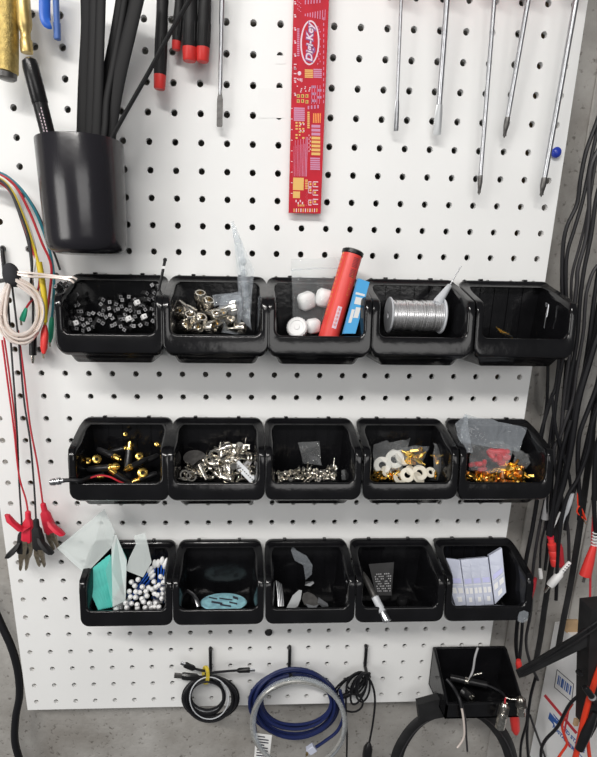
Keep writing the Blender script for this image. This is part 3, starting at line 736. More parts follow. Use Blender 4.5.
rc([(620,265),(603,320),(594,345),(588,365),(580,392),(576,412),(571,445),(564,480),(554,513),(549,535)], .15, 'rubber', 'thick black cable slanting steeply past the right end of the bins', .9)
rc([(625,290),(606,345),(597,385),(588,410),(580,432),(578,450),(578,472),(580,505),(579,520)], .10, 'rubber', 'black cable beside the thick slanting one and bending straight down', 1.0)
rc([(628,320),(610,380),(600,400),(592,425),(588,450),(578,478),(566,500),(559,540),(556,600)], .085, 'rubber', 'black cable crossing in front of the right bundle near the orange wire', 1.2)
rc([(612,240),(601,290),(594,330),(588,355),(578,395),(571,425),(567,455)], .09, 'rubber', 'black cable tucked behind the thick slanting one', .2)
rc([(566,360),(563,400),(560,440),(557,480),(556,510),(552,545)], .06, 'cable2', 'thin straight charcoal cable behind the lower bins', .1)
rc([(548,360),(547,400),(543,430),(537,460)], .07, 'rubber', 'short black cable seen between the top and middle rows at the right edge', .0)
rc([(537,500),(532,530),(526,560),(520,600),(516,640),(518,662)], .10, 'rubber', 'black cable dropping behind the lowest right bin', .1)
rc([(545,500),(538,535),(533,570),(531,610),(526,640),(530,662),(538,680)], .075, 'cable2', 'charcoal cable curving below the lowest right bin', .2)
rc([(548,480),(546,520),(541,545),(540,570)], .05, 'rubber', 'thin black cable ending in a tiny white plug', .6)
rc([(523,600),(522,630),(520,655),(519,664)], .08, 'rubber', 'black cable ending in a red tip beside the lowest tray', .6)
rc([(524,700),(527,720),(521,745),(520,780)], .07, 'rubber', 'black cable running under the lowest tray to the bottom edge', .3)
rc([(530,715),(537,735),(545,757),(550,780)], .06, 'cable2', 'thin charcoal cable in the bottom right corner beside the carton', .2)
rc([(536,676),(530,700),(527,735),(530,775)], .08, 'rubber', 'black cable below the clamp arm tip', .15)
rc([(622,300),(600,380),(593,420),(591,450),(587,475),(580,526),(571,582),(563,622),(558,650)], .17, 'blackm', 'flat black strap running straight down behind the white plug', .25, .35)
rc([(606,420),(596,450),(594,500),(596,535)], .10, 'rubber', 'black lead at the right edge going into a red plug', 1.2)
rc([(562,500),(556,537),(549,580),(545,605),(540,640),(534,670)], .16, 'blackm', 'flat black strap behind the red plugs', .15, .35)
rc([(597,395),(603,430),(599,470),(594,500)], .14, 'rubber', 'thick black cable at the right edge of the photo', .9)

rc([(625,205),(606,240),(600,262),(594,300),(589,340),(584,372),(580,400)], .09, 'rubber', 'black cable running in from the right edge level with the top row of bins', .5)
rc([(604,170),(596,200),(591,235),(584,270),(580,300),(577,340),(570,380),(566,410)], .085, 'rubber', 'black cable on the outer side of the upper bundle', .75)
rc([(575,360),(571,400),(566,435),(560,470),(552,505),(546,530)], .10, 'rubber', 'black cable filling the middle of the bundle beside the middle row', .55)
rc([(603,360),(596,400),(585,450),(577,480),(570,505),(565,530)], .09, 'rubber', 'black cable running toward the pale splice from the right', .8)
rc([(560,370),(556,400),(551,430),(548,460),(547,497)], .065, 'rubber', 'thin black cable ending in the grey cone plug', .5)
rc([(552,395),(556,430),(563,455),(569,475),(571,493)], .07, 'rubber', 'black cable ending in the pale splice', .9)
rc([(571,420),(562,450),(557,480),(553,510),(551,538)], .08, 'rubber', 'black cable ending in the ribbed red plug', 1.0)

def barrel(name, p0, p1, prof, m_, label, cat, d, extra=None, group=None):
    a, b = W(*p0, d), W(*p1, d); ax = (b-a).normalized(); L = (b-a).length
    t = thing(name, label, cat, a, group); MB().lathe([(r_, h_*L) for r_, h_ in prof], a, ax, 18).build('body', m_, t)
    for nm, pr, mm in (extra or []): MB().lathe([(r_, h_*L) for r_, h_ in pr], a, ax, 14).build(nm, mm, t)
    return t
sleeve = [(.0001,0),(.10,0),(.13,.1),(.13,.22),(.19,.24),(.19,.45),(.17,.47),(.2,.5),(.2,.72),(.18,.74),(.21,.77),(.2,1),(.0001,1)]
barrel('red_plug', (550.5,537), (555.5,565), sleeve, 'red', 'ribbed red plug hanging left of the white audio plug', 'plug', 1.0, [('collar', [(.0001,-.02),(.15,-.02),(.15,.04),(.1,.05)], 'clipred')])
barrel('red_plug', (559,544), (561,566), [(.0001,0),(.1,0),(.17,.2),(.17,1),(.0001,1)], 'redw', 'dark red plug tucked behind the ribbed one', 'plug', .3)
barrel('white_plug', (570,562), (549.5,586), [(.0001,0),(.08,0),(.10,.05),(.11,.42),(.14,.45),(.19,.5),(.2,.9),(.17,1),(.0001,1)], 'white', 'white audio plug with slotted relief hanging at the right', 'plug', 1.2, [('pin', [(.06,.98),(.06,1.25),(.0001,1.27)], 'nickel')])
t_ = bpy.data.objects['white_plug']; a, b = W(570,562,1.2), W(549.5,586,1.2); ax = (b-a).normalized()
for k in range(4):
    for s_ in (-1,1): MB().box(a+ax*(.12+k*.13)+ax.cross(Vector((0,0,1)))*.05*s_+Vector((0,0,.10)), (.05,.04,.04)).build('relief_slot', 'inkdark', t_)
barrel('red_plug', (594,545), (585,576), [(.0001,0),(.12,0),(.15,.1),(.22,.5),(.27,.98),(.2,1),(.0001,1)], 'red', 'smooth red flared plug at the right edge', 'plug', 1.3, [('pin', [(.07,.98),(.06,1.2),(.0001,1.2)], 'dsteel')])
t = thing('spring_relief', 'white ribbed strain relief above the red flared plug', 'strain relief', W(595,535,1.3))
m = MB()
for k in range(5): m.lathe_closed([(.10,-.03),(.15,0),(.10,.03)], W(595.5-.3*k,533+3*k,1.3), (0,1,0), 14)
m.build('coils', 'white', t)
barrel('white_wire_splice', (571.5,493), (562.5,524), [(.0001,0),(.13,0),(.15,.3),(.12,.6),(.06,.75),(.03,1),(.0001,1)], 'lgrey', 'pale shrink-wrapped splice among the cables above the red plugs', 'connector', .9)
barrel('bare_wire', (560,512), (553,529), [(.0001,0),(.04,0),(.05,.5),(.02,1),(.0001,1)], 'white', 'frayed white wire end above the ribbed red plug', 'wire', .9)
barrel('grey_plug', (547,497), (545,519), [(.0001,0),(.06,0),(.1,.2),(.17,.95),(.17,1),(.0001,1)], 'grey', 'small grey cone plug right of the middle row of bins', 'plug', .5, [('pin', [(.04,.98),(.04,1.25),(.0001,1.3)], 'nickel')])
barrel('small_white_plug', (540,569), (541,578), [(.0001,0),(.08,0),(.1,.3),(.1,1),(.0001,1)], 'white', 'tiny white plug beside the lowest right bin', 'plug', .7)
barrel('dark_red_plug', (534,578), (530,598), [(.0001,0),(.15,0),(.17,.5),(.12,1),(.0001,1)], 'redw', 'dark red plug half hidden behind the lowest right bin', 'plug', .2)
barrel('red_tip', (518.5,660), (519,669), [(.0001,0),(.11,0),(.16,.4),(.13,1),(.0001,1)], 'red', 'small red tip hanging above the clamp arm end', 'plug', .9)
barrel('red_connector', (514,712), (516,734), [(.0001,0),(.18,0),(.24,.3),(.22,.8),(.1,1),(.0001,1)], 'red', 'red connector glimpsed below the metal plugs of the tray', 'connector', 1.2)
t = thing('orange_wire', 'stripped orange wire loop dangling right of the bins', 'wire', W(582,510,1.0))
MB().tube(cr(pp([(578,490,1.0),(578,505,1.0),(583,514,1.0),(586,520,1.0),(583,512,1.05),(579.5,506,1.05),(577,512,1.05),(583,518,1.05)])), .035, 6).build('insulation', 'orange', t)
MB().tube(pp([(583,518,1.05),(586,524,1.05)]), .025, 6).build('bare_end', 'copper', t)
# ================================================================ SMALL THINGS: ONE OF EACH KIND, THEN COPIES
O0 = (0,0,0)
def proto_thing(name, cat): return thing(name, 'x', cat, O0)
PR = {}
def p_single(key, mb, name, m_, cat, ang=38):
    o = mb.build(name, m_, None, origin=O0, ang=ang); o['category'] = cat; PR[key] = [o, False]; return o
def p_parts(key, t): PR[key] = [t, False]
def put(key, loc, q, label, group=None, scale=1):
    o, used = PR[key]
    if used: o = dup(o)
    else: PR[key][1] = True
    place(o, loc, q); o.scale = (scale,)*3; o['label'] = label
    if group: o['group'] = group
    elif 'group' in o: del o['group']
    return o
# jumper caps
for key, top in (('cap','chip'), ('capw','white')):
    m = MB(); m.box((0,0,0), (.17,.30,.17), bev=.02); m.m = 1; m.box((0,.152,0), (.13,.01,.13)); m.box((0,-.152,0), (.13,.01,.13)); m.m = 2; m.box((0,.159,0), (.05,.01,.05))
    if key == 'capw': p_single(key, m, 'jumper_cap', ['white','white','grey'], 'jumper cap')
    else: p_single(key, m, 'jumper_cap', ['blackm','chip','black'], 'jumper cap')
def inside(x, y, poly):
    c = False; n_ = len(poly)
    for i in range(n_):
        (x1_, y1_), (x2_, y2_) = poly[i], poly[i-1]
        if (y1_ > y) != (y2_ > y) and x < (x2_-x1_)*(y-y1_)/(y2_-y1_)+x1_: c = not c
    return c
def scatter(poly, n_, mind, rnd):
    xs = [p[0] for p in poly]; ys = [p[1] for p in poly]; out = []; tries = 0
    while len(out) < n_ and tries < 20000:
        tries += 1; x = rnd.uniform(min(xs), max(xs)); y = rnd.uniform(min(ys), max(ys))
        if inside(x, y, poly) and all((x-a)**2+(y-b)**2 > mind*mind for a, b in out): out.append((x, y))
    return out
rnd = random.Random(11)
poly = [(40+x/4.264, 255+y/4.264) for x, y in [(66,130),(110,120),(165,175),(200,240),(245,230),(250,180),(300,200),(340,165),(420,175),(450,155),(500,115),(525,140),(505,250),(480,300),(430,318),(120,318),(95,220)]]
pts = scatter(poly, 95, 3.7, rnd)
for x, y in pts:
    loc = W(x, y, max(D2(y, 0)+rnd.uniform(-.15,.1), min(1.9, 1.75-(x-58)*.05), min(1.9, 1.3-(158-x)*.06))); v = (CAM-loc).normalized()+Vector([rnd.uniform(-.55,.55) for _ in range(3)])
    put('cap', loc, aim(v, rnd.uniform(0,3)), 'tiny black square jumper cap in the heap in the top left bin', 'black jumper caps heaped in the top left bin')
for i, (x, y, lb) in enumerate(((75.5,323.5,'white square cap at the lower left of the jumper cap heap'), (137,303,'white square cap highest in the jumper cap heap'), (128.5,319,'white round-edged cap at the middle of the jumper cap heap'), (144,317,'white square cap at the right of the jumper cap heap'))):
    loc = W(x, y, D2(y, 0)+.15); put('capw', loc, aim((CAM-loc).normalized()+Vector((.2,.2,0)), .3), lb, None, 1.15)
t = thing('black_cable_tie', 'black notched cable tie sticking up between the first two top bins', 'cable tie', W(160,280,1.6))
MB().tube(cr(pp([(158,292,1.6),(161,280,1.6),(163,270,1.6),(165.5,258,1.6)])), .055, 6, flat=.4).build('strap', 'black', t)
for x, y in ((163.6,267.5),(165,260)): MB().box(W(x,y,1.63), (.14,.10,.06)).build('notch', 'white' if y > 265 else 'black', t)

# audio and coax connectors
t = proto_thing('coax_connector', 'connector')
MB().lathe([(.14,-.5),(.15,-.48),(.15,-.05),(.2,-.03),(.2,.1),(.15,.12)], O0, (0,1,0), 16).build('body', 'nickel', t)
m = MB(); m.lathe([(.19,.10),(.24,.12),(.24,.42),(.22,.45),(.17,.45),(.17,.2),(.0001,.2)], O0, (0,1,0), 18)
for k in range(12): a_ = k*math.pi/6; m.box((.24*math.cos(a_),.27,.24*math.sin(a_)), (.03,.24,.03))
m.build('knurled_ring', 'nickel', t)
MB().lathe([(.03,.2),(.03,.4),(.0001,.42)], O0, (0,1,0), 8).build('centre_pin', 'gold', t)
p_parts('bnc', t)
t = proto_thing('audio_plug', 'plug')
MB().lathe([(.0001,-.6),(.09,-.6),(.13,-.5),(.15,-.2),(.15,.25)], O0, (0,1,0), 16).build('shell', 'black', t)
MB().lathe([(.15,.24),(.16,.26),(.16,.34),(.13,.36),(.13,.55),(.10,.55),(.10,.36),(.0001,.36)], O0, (0,1,0), 16).build('gold_collar', 'gold', t)
MB().lathe([(.045,.3),(.045,.62),(.0001,.66)], O0, (0,1,0), 10).build('centre_pin', 'gold', t)
p_parts('rca', t)
t = proto_thing('gold_socket', 'socket')
MB().lathe_closed([(.07,0),(.17,0),(.18,.03),(.18,.2),(.15,.22),(.07,.22)], Vector(O0), (0,1,0), 18).build('gold_ring', 'gold', t)
MB().lathe([(.0001,-.3),(.11,-.3),(.12,.05),(.06,.06),(.06,.1),(.0001,.1)], O0, (0,1,0), 14).build('core', 'black', t)
p_parts('sock', t)
m = MB(); m.lathe_closed([(.13,-.03),(.17,-.03),(.18,0),(.17,.03),(.13,.03),(.12,0)], Vector(O0), (0,1,0), 20); p_single('ring', m, 'metal_ring', 'nickel', 'ring')
m = MB(); m.lathe_closed([(.09,-.03),(.21,-.03),(.22,0),(.21,.03),(.09,.03)], Vector(O0), (0,1,0), 22); p_single('washer', m, 'nylon_washer', 'washer', 'washer')
m = MB(); m.lathe_closed([(.09,-.03),(.21,-.03),(.22,0),(.21,.03),(.09,.03)], Vector(O0), (0,1,0), 22); p_single('washeriv', m, 'ivory_washer', 'ivory', 'washer')
m = MB(); m.lathe_closed([(.06,-.02),(.14,-.02),(.15,0),(.14,.02),(.06,.02)], Vector(O0), (0,1,0), 18); p_single('gwasher', m, 'brass_washer', 'gold', 'washer')
t = proto_thing('screw', 'screw')
MB().lathe([(.0001,.1),(.06,.1),(.10,.04),(.10,0),(.045,0)], O0, (0,1,0), 12).build('head', 'nickel', t)
m = MB(); m.lathe([(.045,0)]+[(.045 if k % 2 else .035, -.04*k) for k in range(1, 11)]+[(.0001,-.45)], O0, (0,1,0), 10); m.build('thread', 'nickel', t)
p_parts('screw', t)
t = proto_thing('hex_standoff', 'standoff')
MB().lathe([(.0001,-.2),(.1,-.2),(.1,.2),(.05,.2),(.05,.1),(.0001,.1)], O0, (0,1,0), 6).build('hex_body', 'gold', t)
MB().lathe([(.05,-.2),(.05,-.4),(.0001,-.41)], O0, (0,1,0), 10).build('stud', 'gold', t)
p_parts('stand', t)
t = proto_thing('crimp_terminal', 'terminal')
MB().lathe([(.05,-.25),(.07,-.24),(.07,0),(.05,.01)], O0, (0,1,0), 10).build('barrel', 'nickel', t)
MB().lathe_closed([(.05,-.012),(.12,-.012),(.12,.012),(.05,.012)], Vector((0,.12,0)), (0,0,1), 14).build('eyelet', 'nickel', t)
p_parts('crimp', t)
t = proto_thing('spade_terminal', 'terminal')
MB().box((0,.1,0), (.16,.28,.025)).build('tongue', 'gold', t)
MB().lathe([(.05,-.28),(.09,-.27),(.09,-.04),(.05,-.03)], O0, (0,1,0), 10).build('red_sleeve', 'copper', t)
p_parts('spade', t)
t = proto_thing('cotton_swab', 'swab')
MB().lathe([(.038,-1.25),(.038,1.25)], O0, (0,1,0), 8).build('stick', 'blue', t)
for s_ in (-1,1):
    MB().lathe([(.0001,.06),(.05,.07),(.09,.0),(.115,-.1),(.115,-.2),(.08,-.32),(.04,-.38)] if s_ > 0 else [(.04,.38),(.08,.32),(.115,.2),(.115,.1),(.09,0),(.05,-.07),(.0001,-.06)], (0,1.27*s_,0), (0,1,0), 14).build('cotton_tip', 'cotton', t)
p_parts('swab', t)

def pile(keys, poly, n_, mind, ri, label, group, seed, scale=1, jit=.15, dadd=0):
    r_ = random.Random(seed)
    for i, (x, y) in enumerate(scatter(poly, n_, mind, r_)):
        k = keys[i % len(keys)]
        put(k[0] if isinstance(k, tuple) else k, W(x, y, D2(y, ri)+dadd+r_.uniform(-jit,jit)), Euler([r_.uniform(0,6.28) for _ in range(3)]).to_quaternion(), (k[1] if isinstance(k, tuple) else label), (k[2] if isinstance(k, tuple) else group), scale*r_.uniform(.9,1.1))
def C(x0, y0, s_, L): return [(x0+x/s_, y0+y/s_) for x, y in L]
def film_bag(name, quad, m_, label, cat='bag', group=None, wr=.08, seed=1, thick=.10, parent=None):   # quad: four board points; two wrinkled sheets joined at the rim
    r_ = random.Random(seed); m = MB(); N = 9; a, b, c, d = [Vector(q) for q in quad]; nrm = (b-a).cross(d-a).normalized(); off = Vector([r_.uniform(0,50) for _ in range(3)])
    for side in (1, -1):
        vs = []
        for i in range(N+1):
            for j in range(N+1):
                u, v = i/N, j/N; p = (a*(1-u)+b*u)*(1-v)+(d*(1-u)+c*u)*v
                e = min(u, 1-u, v, 1-v)*4; e = min(1, e)
                p = p+nrm*(noise.noise(p*1.6+off)*wr*2.2+noise.noise(p*4+off)*wr+side*thick*e*.5); vs.append(p)
        m.add(vs, [(i*(N+1)+j, (i+1)*(N+1)+j, (i+1)*(N+1)+j+1, i*(N+1)+j+1) for i in range(N) for j in range(N)])
    if parent is not None: return m.build(name, m_, parent, ang=60)
    return tag(m.build(name, m_, ang=60), label, cat, group)

# --- top row, second bin: coax connectors, bag of connectors, tall blister
g = 'silver coax connectors loose in the second top bin'
for x, y, dx, dy, d in ((187,309,.7,-.5,1.4),(196,317,.6,-.2,1.5),(206,308,.4,.9,1.0),(184,316,-.3,.5,1.3),(190,323,.1,.9,1.7),(199,325,.3,.8,1.8),(211,314,.9,-.1,1.2),(180,328,.7,.4,1.8),(193,330,.5,.3,1.9),(206,328,.8,.2,1.9),(181,318,-.5,.6,1.2),(216,322,.1,.9,1.5),(200,302,.1,1,.9)):
    put('bnc', W(x, y, d), aim((dx, dy, .55)), 'small silver coax connector loose in the heap of the second top bin', g, .95)
t = thing('connector_bag', 'clear bag of silver connectors lying right of the loose ones', 'bag', W(231,318,1.4))
film_bag('film', [W(222,294,1.1),W(243,296,1.1),W(240,333,1.8),(W(213,333,1.8))], 'clearb', None, parent=t, wr=.12, thick=.35)
film_bag('folded_flap', [W(213,297,1.3),W(240,291,1.2),W(241,301,1.4),(W(214,307,1.5))], 'clearb', None, parent=t, wr=.1, thick=.1, seed=4)
for x, y in ((226,318),(231,325),(219,329),(234,316),(228,308),(236,328)): put('bnc', W(x, y, 1.35+(y-308)*.02), rq(), 'silver coax connector inside the clear bag in the second top bin', 'bagged coax connectors in the second top bin', .85)
t = thing('blister_strip', 'tall pale blister strip standing up out of the second top bin', 'blister pack', W(245,300,1.0))
film_bag('backing_sheet', [W(231,222,1.1),W(234,221,1.15),W(254,270,1.2),(W(250,330,1.4))], 'skyfilm' if 'skyfilm' in M else 'clearb', None, parent=t, wr=.04, thick=.03, seed=7)
film_bag('blister_sheet', [W(232,222,1.1),W(243,243,1.2),W(252,330,1.5),(W(241,318,1.2))], 'clearb', None, parent=t, wr=.1, thick=.08, seed=9)
for i in range(6): MB().lathe([(.13,0),(.13,.1),(.08,.17),(.0001,.19)], W(243+i*.8, 262+i*11, 1.25+i*.02), (.35,.1,1), 14).build('blister_cell', 'clearb', t)

# --- top row, third bin
t = thing('cube_bag', 'clear zip bag of white cubes standing in the third top bin', 'bag', W(310,300,1.2))
film_bag('film', [W(291,259,.9),W(340,257,.9),W(336,333,1.5),(W(293,325,1.4))], 'clear', None, parent=t, wr=.12, thick=.5, seed=3)
MB().tube(pp([(291,270,.98),(315,268.5,1.0),(340,268,.98)]), .03, 6).build('zip_seal', 'clearb', t)
def soft_cube(p, s_, q): 
    m = MB(); R_ = q.to_matrix(); m.box(p, (s_,s_,s_*.8), R_, s_*.18); return m
for i, (x, y, s_, a_) in enumerate(((306.5,301,.66,.35),(324,298,.66,-.2),(313,326,.55,.15))):
    o = soft_cube(W(x,y,1.2+(y-300)*.015), s_, Euler((.3,.4,a_))).build('white_cube', 'cotton', ang=60)
    tag(o, ['white rounded cube, the left one in the clear zip bag', 'white rounded cube beside the red tube in the zip bag', 'white rounded cube lowest in the third top bin'][i], 'cube')
p = W(297,327,1.9); v = (CAM-p).normalized()+Vector((-.1,.35,0))
t = thing('white_bottle_cap', 'round white screw cap at the left of the third top bin', 'cap', p)
m = MB(); m.lathe([(.38,-.3),(.40,-.27),(.40,.0),(.35,.05),(.27,.05),(.25,.02),(.12,.02),(.10,.05),(.0001,.05)], p, v, 30); m.build('cap_top', 'white', t)
m = MB(); vv = v.normalized(); o1 = vv.orthogonal().normalized()
for k in range(24): q_ = Matrix.Rotation(k*math.pi/12, 3, vv) @ o1; m.tube([p+q_*.40-vv*.27, p+q_*.40], .022, 5)
m.build('grip_ridges', 'white', t)
a, b = W(327,342,1.75), W(353,252,1.3); ax = (b-a).normalized(); L = (b-a).length
t = thing('red_tube', 'red printed tube with black end cap leaning in the third top bin', 'tube', a)
R_ = .40
MB().lathe([(R_,0),(R_,L-.12)], a, ax, 32).build('red_barrel', 'tubered', t)
MB().lathe([(R_+.005,L-.13),(R_+.03,L-.1),(R_+.03,L+.02),(R_-.03,L+.06),(R_-.1,L+.06),(R_-.12,L+.02),(.0001,L+.02)], a, ax, 32).build('end_cap', 'black', t)
vw = (CAM-(a+b)/2).normalized(); vw = (vw-ax*vw.dot(ax)).normalized(); sdv = ax.cross(vw)
if sdv.x < 0: sdv = -sdv
def tubemap(u, ang, rr=R_+.004): return a+ax*u+(vw*math.cos(ang)+sdv*math.sin(ang))*rr
def tpatch(mb, u0, u1, a0, a1):
    K = max(2, int(abs(a1-a0)/.12)); lo = [tubemap(u0, a0+(a1-a0)*i/K) for i in range(K+1)]; hi = [tubemap(u1, a0+(a1-a0)*i/K) for i in range(K+1)]
    mb.add(lo+hi, [(i, i+1, K+2+i, K+1+i) for i in range(K)])
m = MB(); 
for k in range(16): tpatch(m, 1.0+k*.17, 1.08+k*.17, -1.15, -.95)
tpatch(m, .5, 3.35, -.52, -.50)
for k in range(12): tpatch(m, 1.9+k*.08, 1.93+k*.08, .55, .62 if k % 3 else .75)
tpatch(m, .6, 1.4, .25, .28)
m.build('orange_print', 'orangep', t)
m = MB()
for k in range(14):
    if k != 6: tpatch(m, 2.6+k*.055, 2.62+k*.055, .25, .85)
m.build('dark_barcode', 'inkdark', t)
m = MB(); tpatch(m, .55, 1.42, .05, .5); m.build('white_panel', 'silk', t)
m = MB(); R_2 = R_+.008
m2 = MB()
for k in range(5): 
    tpatch(m, .65+k*.15, .74+k*.15, .14, .40)
m.build('red_lettering', 'clipred', t)
a, b, c_, d_ = W(354,334,2.15), W(342,334,2.2), W(357,279,2.0), W(368,283,1.95)
t = thing('blue_pack', 'slim light blue pack behind the red tube', 'pack', a)
MB().prism([a, b, c_, d_], (.03,.03,.14)).build('sleeve', 'packblue', t, smooth=False)
nz = (b-a).cross(d_-a).normalized(); nz = nz if nz.z > 0 else -nz
m = MB()
for u0, v0, u1, v1 in ((.1,.72,.9,.76),(.2,.55,.8,.68),(.15,.3,.55,.5),(.6,.2,.85,.45)):
    f_ = lambda u, v: (a*(1-u)+b*u)*(1-v)+(d_*(1-u)+c_*u)*v+Vector((.03,.03,.145))
    m.add([f_(u0,v0), f_(u1,v0), f_(u1,v1), f_(u0,v1)], [(0,1,2,3)])
m.build('pale_print', 'paper', t, smooth=False)

# --- top row, fourth bin: solder spool
a, b = W(389,315,1.45), W(441,316,1.45); ax = (b-a).normalized(); L = (b-a).length
t = thing('solder_spool', 'white spool wound with shiny solder wire lying on its side', 'spool', (a+b)/2)
for q, s_ in ((a,-1),(b,1)): MB().lathe_closed([(.14,-.04),(.68,-.04),(.71,0),(.68,.04),(.14,.04)], q, ax, 40).build('flange', 'lgrey', t)
MB().lathe_closed([(.14,0),(.2,0),(.2,L),(.14,L)], a, ax, 24).build('hub', 'lgrey', t)
m = MB(); N = 27; rr = random.Random(2)
for k in range(N):
    x = .08+(L-.16)*k/(N-1); tl_ = rr.uniform(-.02,.02); R_ = .56+rr.uniform(-.02,.015)
    u1 = ax.orthogonal().normalized(); u2 = ax.cross(u1)
    m.tube([a+ax*(x+tl_*math.cos(j*math.pi/14))+u1*math.cos(j*math.pi/14)*R_+u2*math.sin(j*math.pi/14)*R_ for j in range(28)], .042, 6, closed=True)
m.lathe([(.53,.05),(.53,L-.05)], a, ax, 32); m.build('wound_wire', 'tin', t)
a, b = W(437,303,1.7), W(450,285,1.3); ax = (b-a).normalized(); L = (b-a).length
t = thing('dispensing_syringe', 'white tapered nozzle with steel needle poking up behind the spool', 'nozzle', a)
MB().lathe([(.0001,-.05),(.18,-.05),(.19,.1),(.16,.4),(.1,L-.05),(.06,L),(.0001,L)], a, ax, 18).build('nozzle', 'lgrey', t)
MB().tube([b, W(461,266,1.1)], .025, 8).build('needle', 'steel', t)
p = W(459,313,1.2)
t = thing('red_capsule', 'small dark red capsule shadowed at the right of the spool bin', 'capsule', p)
MB().lathe([(.0001,-.3),(.12,-.25),(.15,-.1),(.15,.12),(.1,.16)], p, (0,1,0), 16).build('capsule_body', 'redw', t)
MB().lathe([(.1,.15),(.12,.17),(.12,.32),(.04,.5),(.0001,.52)], p, (0,1,0), 16).build('clear_top', 'clearb', t)
# --- top row, fifth bin: header pins, cotter pin
t = thing('pin_header', 'short gold pin header lying in the nearly empty end bin', 'pin header', W(505,333,1.9))
m = MB(); 
for k in range(6): 
    p = W(498+k*2.4, 330+k*1.3, 1.9); MB().tube([p+Vector((-.1,.12,0)), p+Vector((.1,-.10,.05))], .022, 5).build('gold_pin', 'gold', t)
p0_, p1_ = W(497,331,1.88), W(512,337,1.98); m.tube([p0_, p1_], .045, 4); m.build('pin_strip', 'black', t)
t = MB().tube(cr(pp([(544,328,1.6),(546,315,1.6),(548,306,1.55),(546,303,1.55),(546,306.5,1.55),(548.5,305,1.55),(546.5,317,1.6)])), .022, 6).build('cotter_pin', 'steel'); tag(t, 'thin bent steel cotter pin at the right side of the end bin', 'pin')

# --- middle row, first bin: audio plugs
g = 'black and gold audio plugs in the first middle bin'
def c6(x, y): return 50+x/4.59, 405+y/4.59
for (x0, y0, x1, y1, d0, d1, s_) in ((355,290,367,180,1.7,1.2,1.05),(225,205,320,248,1.1,1.5,1.0),(180,295,310,285,1.7,1.8,1.05),(345,345,295,312,1.95,2.0,.9),(490,235,400,275,1.0,1.5,.95),(430,255,360,290,1.5,1.9,.9),(120,300,215,292,1.5,1.6,.9),(470,320,400,345,1.7,1.9,.9),(300,210,345,200,.9,.9,.8),(150,340,240,330,1.9,1.95,.9)):
    a = W(*c6(x0,y0), d0); b = W(*c6(x1,y1), d1); put('rca', (a+b)/2, aim(b-a), 'black audio plug with gold collar lying in the first middle bin', g, s_)
for x, y, s_ in ((212,252,1.05),(408,238,.95),(423,315,1.2),(150,258,.8),(490,182,.6),(172,258,.8),(345,135,.55),(372,185,.6),(300,285,.9)):
    loc = W(*c6(x,y), D2(405+y/4.59, 1)); put('sock', loc, aim((CAM-loc).normalized()+Vector((.15,.2,0))), 'round gold rimmed socket facing out of the first middle bin', 'gold rimmed sockets in the first middle bin', s_)
t = thing('coax_lead', 'black lead with ribbed steel connector sticking out left of the first middle bin', 'connector lead', W(60,482,2.5))
a, b = W(50,482.5,2.9), W(64,480.5,2.9); ax = (b-a).normalized(); L = (b-a).length
MB().lathe([(.0001,0),(.1,0),(.13,.03),(.13,.12),(.15,.13),(.15,.2),(.12,.22),(.12,.28),(.15,.3),(.15,.42),(.1,.44),(.1,L),(.0001,L)], a, ax, 18).build('steel_connector', 'steel', t)
MB().tube(cr(pp([(63,480.6,2.9),(72,480,2.95),(82,480.5,2.8),(92,477,2.1),(104,474,1.8)])), .085, 8).build('black_jacket', 'rubber', t)
MB().tube(cr(pp([(90,478,2.3),(100,475.5,2.2),(110,477,2.2),(118,481,2.2),(125,484,2.1)])), .04, 6).build('red_core', 'redw', t)
# --- middle row, second bin
poly = C(165,405,4.97, [(90,330),(120,290),(210,250),(250,215),(310,200),(430,195),(440,300),(450,370),(80,372)])
pile([('ring','small silver metal ring in the second middle bin','silver rings in the second middle bin'), ('crimp','tiny silver ring terminal in the second middle bin','ring terminals in the second middle bin'), ('screw','small silver screw in the second middle bin','screws in the second middle bin'), ('bnc','small silver connector in the heap of the second middle bin','silver connectors in the second middle bin'), ('crimp','tiny silver ring terminal in the second middle bin','ring terminals in the second middle bin')], poly, 64, 3.4, 1, '', None, 31, .95)
def c7(x, y): return 165+x/4.97, 405+y/4.97
for i, (x, y, s_) in enumerate(((245,252,1.5),(100,350,1.35),(130,355,1.3))):
    loc = W(*c7(x,y), D2(405+y/4.97,1)+.25); put('ring', loc, aim((CAM-loc).normalized()+Vector((.2,.3,0))), ['large silver ring standing at the centre of the second middle bin','silver ring at the lower left of the second middle bin','silver ring beside another in the lower left of the second middle bin'][i], None, s_)
def slab(name, pix, d, th, m_, label, cat):
    P = [W(x, y, dd) for (x, y), dd in zip(pix, d)]; n_ = (P[1]-P[0]).cross(P[-1]-P[0]).normalized()*th
    return tag(MB().prism(P, n_).build(name, m_), label, cat)
slab('metal_disc', [c7(90+58+58*math.cos(a_)*1.0, 262+38*math.sin(a_)) for a_ in [k*.3307 for k in range(19)]], [1.2+.3*math.sin(k*.33) for k in range(19)], .05, 'dsteel', 'dark oval metal disc at the left of the second middle bin', 'disc')
slab('metal_disc', [c7(150+64*math.cos(a_)+10*math.sin(a_), 300-32*math.cos(a_)*.7+20*math.sin(a_)) for a_ in [k*.3307 for k in range(19)]], [1.55+.3*math.sin(k*.33) for k in range(19)], .05, 'nickel', 'bronze-grey metal disc overlapping the dark one', 'disc')
t = thing('steel_sleeve', 'small steel tube leaning at the front left of the second middle bin', 'tube', W(*c7(190,330), 2.0))
MB().lathe_closed([(.07,-.35),(.10,-.35),(.10,.35),(.07,.35)], W(*c7(188,332), 2.0), (.4,-.8,.3), 16).build('tube_wall', 'nickel', t)
